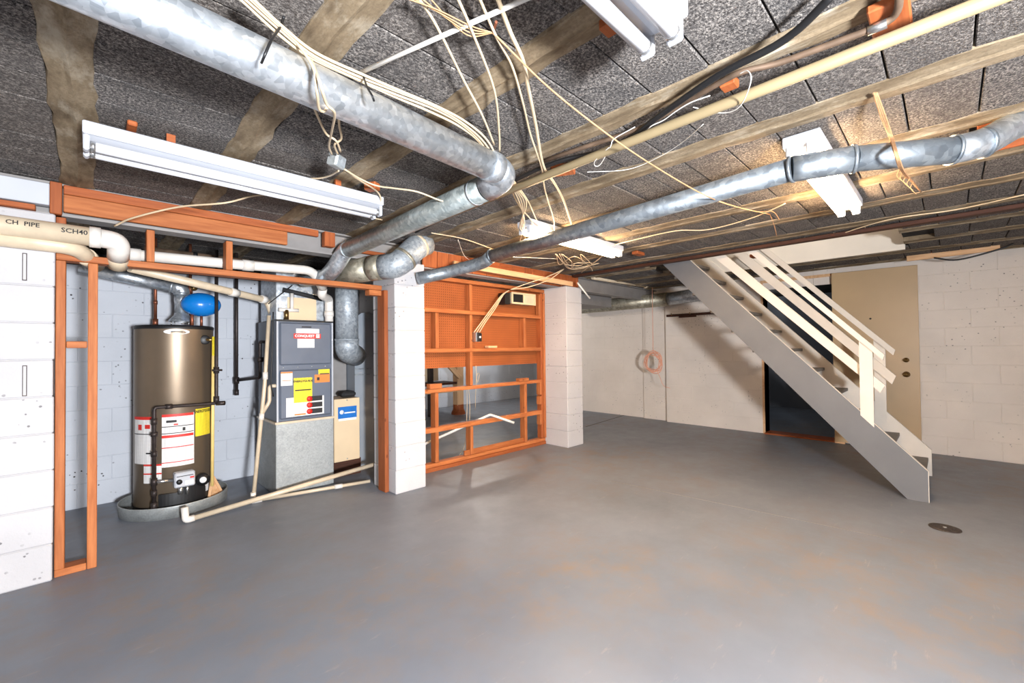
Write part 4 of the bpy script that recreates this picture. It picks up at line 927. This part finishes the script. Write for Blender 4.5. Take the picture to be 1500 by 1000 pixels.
# door
dl = thing('door_leaf', 'tan painted door folded open flat against the white right wall', 'door', (6.53, .6, 0))
Md = Matrix.Translation((6.535, 1.0, 0)) @ Matrix.Rotation(math.radians(3.0), 4, 'Z')
MB().cbox(-.04, .0, -.77, -.0, .02, 2.075, .003, Md).build('leaf', DOORP, dl)
for (z, r) in ((.86, .032), (1.02, .026)): 
    kb = MB().lathe([(r, .0), (r, -.008), (r*.55, -.012), (r*.5, -.03), (r*.8, -.04), (r*.75, -.055), (0, -.06)], Md @ V((-.042, -.66, z)), 24, 'X'); kb.build('knob' if z < 1 else 'deadbolt', BRASS, dl)
MB().lathe([(.010, .0), (.010, -.004), (0, -.004)], Md @ V((-.042, -.36, 1.50)), 16, 'X').build('peephole', BLACK, dl)
dj = MB().box(XR-.012, XR+.2, 1.775, 1.80, 0, 2.05).box(XR-.012, XR+.2, .985, 1.0, 0, 2.05).box(XR-.02, XR+.2, .98, 1.80, 2.05, 2.085)
tag(dj.build('door_1', PINE), kind='structure')
tag(lum('trim_2', XR-.05, XR+.2, 1.0, 1.775, 0, .018, WOODR), kind='structure')
sc = MB().cbox(6.50, 6.56, .90, 1.0, 0, .09, .003).build('wood_wedge', PINE); tag(sc, 'small pale wood wedge at the foot of the open doorway', 'wedge')
# wall fittings
hr = thing('hook_rail', 'dark brown hook rail on the right wall beyond the stairs', 'hook rail', (6.57, 2.7, 1.68))
lum('rail', 6.555, 6.575, 2.2, 3.15, 1.668, 1.705, WOODD, hr); lum('lower_strip', 6.555, 6.575, 2.68, 2.95, 1.645, 1.667, WOODD, hr)
for y in (2.45, 2.76, 3.05): MB().tube(rnd([(6.555, y, 1.70), (6.52, y, 1.69), (6.515, y, 1.72)], .01), .005, 6).build('hook', BRASS, hr)
pk = thing('hanging_cord', 'pink cord coil hanging from the ceiling in front of the pilaster', 'cord', at(957, 560, x=6.1))
cc = at(957, 532, x=6.1); tp_ = at(957, 390, z=ZC-.02); tp_ = V((6.1, cc.y, ZC-.02))
MB().tube([tp_, cc+V((0, 0, .17))], .0045, 6).build('hanging_line', PINK, pk)
for i in range(7):
    rr_ = random.Random(40+i); r = rr_.uniform(.11, .16); ph = rr_.random()*6; dx = rr_.uniform(-.02, .02)
    MB().tube([cc+V((dx+.01*math.sin(3*a+ph), r*.95*math.cos(a)+.02*math.sin(2*a+ph), r*1.05*math.sin(a)+.015*math.cos(3*a+ph)+.02)) for a in [2*math.pi*k/28 for k in range(29)]], .006, 6, False).build('coil_loop', PINK, pk)
MB().tube(spl([cc+V((0, -.05, -.1)), cc+V((0, -.1, -.2)), cc+V((0, -.16, -.33)), cc+V((0, -.26, -.36))]), .004, 6).build('tail', PINK, pk)
wp = thing('wall_batten', 'pale wood batten with a black cable at the top of the right wall', 'batten', (6.2, 0, 2.08))
b0 = at(1328, 379, x=6.12); b1 = at(1465, 362, x=6.12)
beam('batten', b0, b1, .03, .055, PINE, wp); MB().tube(spl([b1+V((-.02, -.08, .02)), b1+V((-.03, .0, -.02)), (b0+b1)/2+V((-.03, -.05, -.075)), (b0+b1)/2+V((-.03, .12, -.03))]), .008, 8).build('black_cable', BLACK, wp)
for p in (b0.lerp(b1, .25), b0.lerp(b1, .8)): lum('block', p.x-.02, p.x+.02, p.y-.03, p.y+.03, p.z+.028, ZC+.02, WOODR, wp)
# floor drain
fd = thing('floor_drain', 'round dark iron floor drain cover near the stair foot', 'drain', (3.95, .04, 0))
MB().lathe([(.078, 0), (.078, .004), (.064, .006), (0, .006)], (3.97, .04, 0), 32).build('cover', DRAIN, fd); MB().lathe([(.010, .006), (.010, .009), (0, .009)], (3.97, .04, 0), 12).build('bolt', CHROME, fd)
for i in range(10):
    t = i*math.pi/5; MB().lathe([(.006, .0062), (.006, .0068), (0, .0068)], (3.97+.045*math.cos(t), .04+.045*math.sin(t), 0), 8).build('hole', BLACK, fd)

# marks on the floor and slots in the first pillar
sm_ = plain('seam_paint', srgb(124, 122, 122), .6, 0, .1, 9)
a0 = at(895, 704, z=0); a1 = at(1310, 790, z=0); dv = (a1-a0).normalized(); sd = V((-dv.y, dv.x, 0))*.004
MB().add([a0+sd, a0-sd, a1-sd, a1+sd]+[p+V((0, 0, .0012)) for p in (a0+sd, a0-sd, a1-sd, a1+sd)], [(4, 5, 6, 7), (0, 1, 5, 4), (1, 2, 6, 5), (2, 3, 7, 6), (3, 0, 4, 7)]).build('floor_seam', sm_, D.objects['floor'])
a0 = at(858, 625, z=0); a1 = at(918, 607, z=0); dv = (a1-a0).normalized(); sd = V((-dv.y, dv.x, 0))*.012
MB().add([p+V((0, 0, .0012)) for p in (a0+sd, a0-sd, a1-sd, a1+sd)], [(0, 1, 2, 3)]).build('floor_crack', DRAIN, D.objects['floor'])
pl_ = [o for o in D.objects if o.name.startswith('block_pillar') and 'water heater' in o.get('label', '')][0]
for (u, v0, v1) in ((36, 370, 411), (36, 535, 580)):
    a = at(u-3.5, v0, y=3.33); b = at(u+3.5, v1, y=3.33)
    sl = MB().box(a.x, b.x, 3.331, 3.336, b.z, a.z).build('slot_rim', IRON, pl_); MB().box(a.x+.0035, b.x-.0035, 3.329, 3.331, b.z+.005, a.z-.005).build('slot_plate', PILLAR, sl)

t_ = pipe('overhead_pipe', 'old tan iron pipe with black bands behind the closet header', [(.30, 4.35, 1.99), (1.5, 4.30, 1.97)], .028, RUST, rr=0, fit=[((x, 4.35-.05*(x-.3)/1.2, 1.99-.02*(x-.3)/1.2), X_, .032, .03) for x in (.62, .86, 1.02)], fm=BLACK)
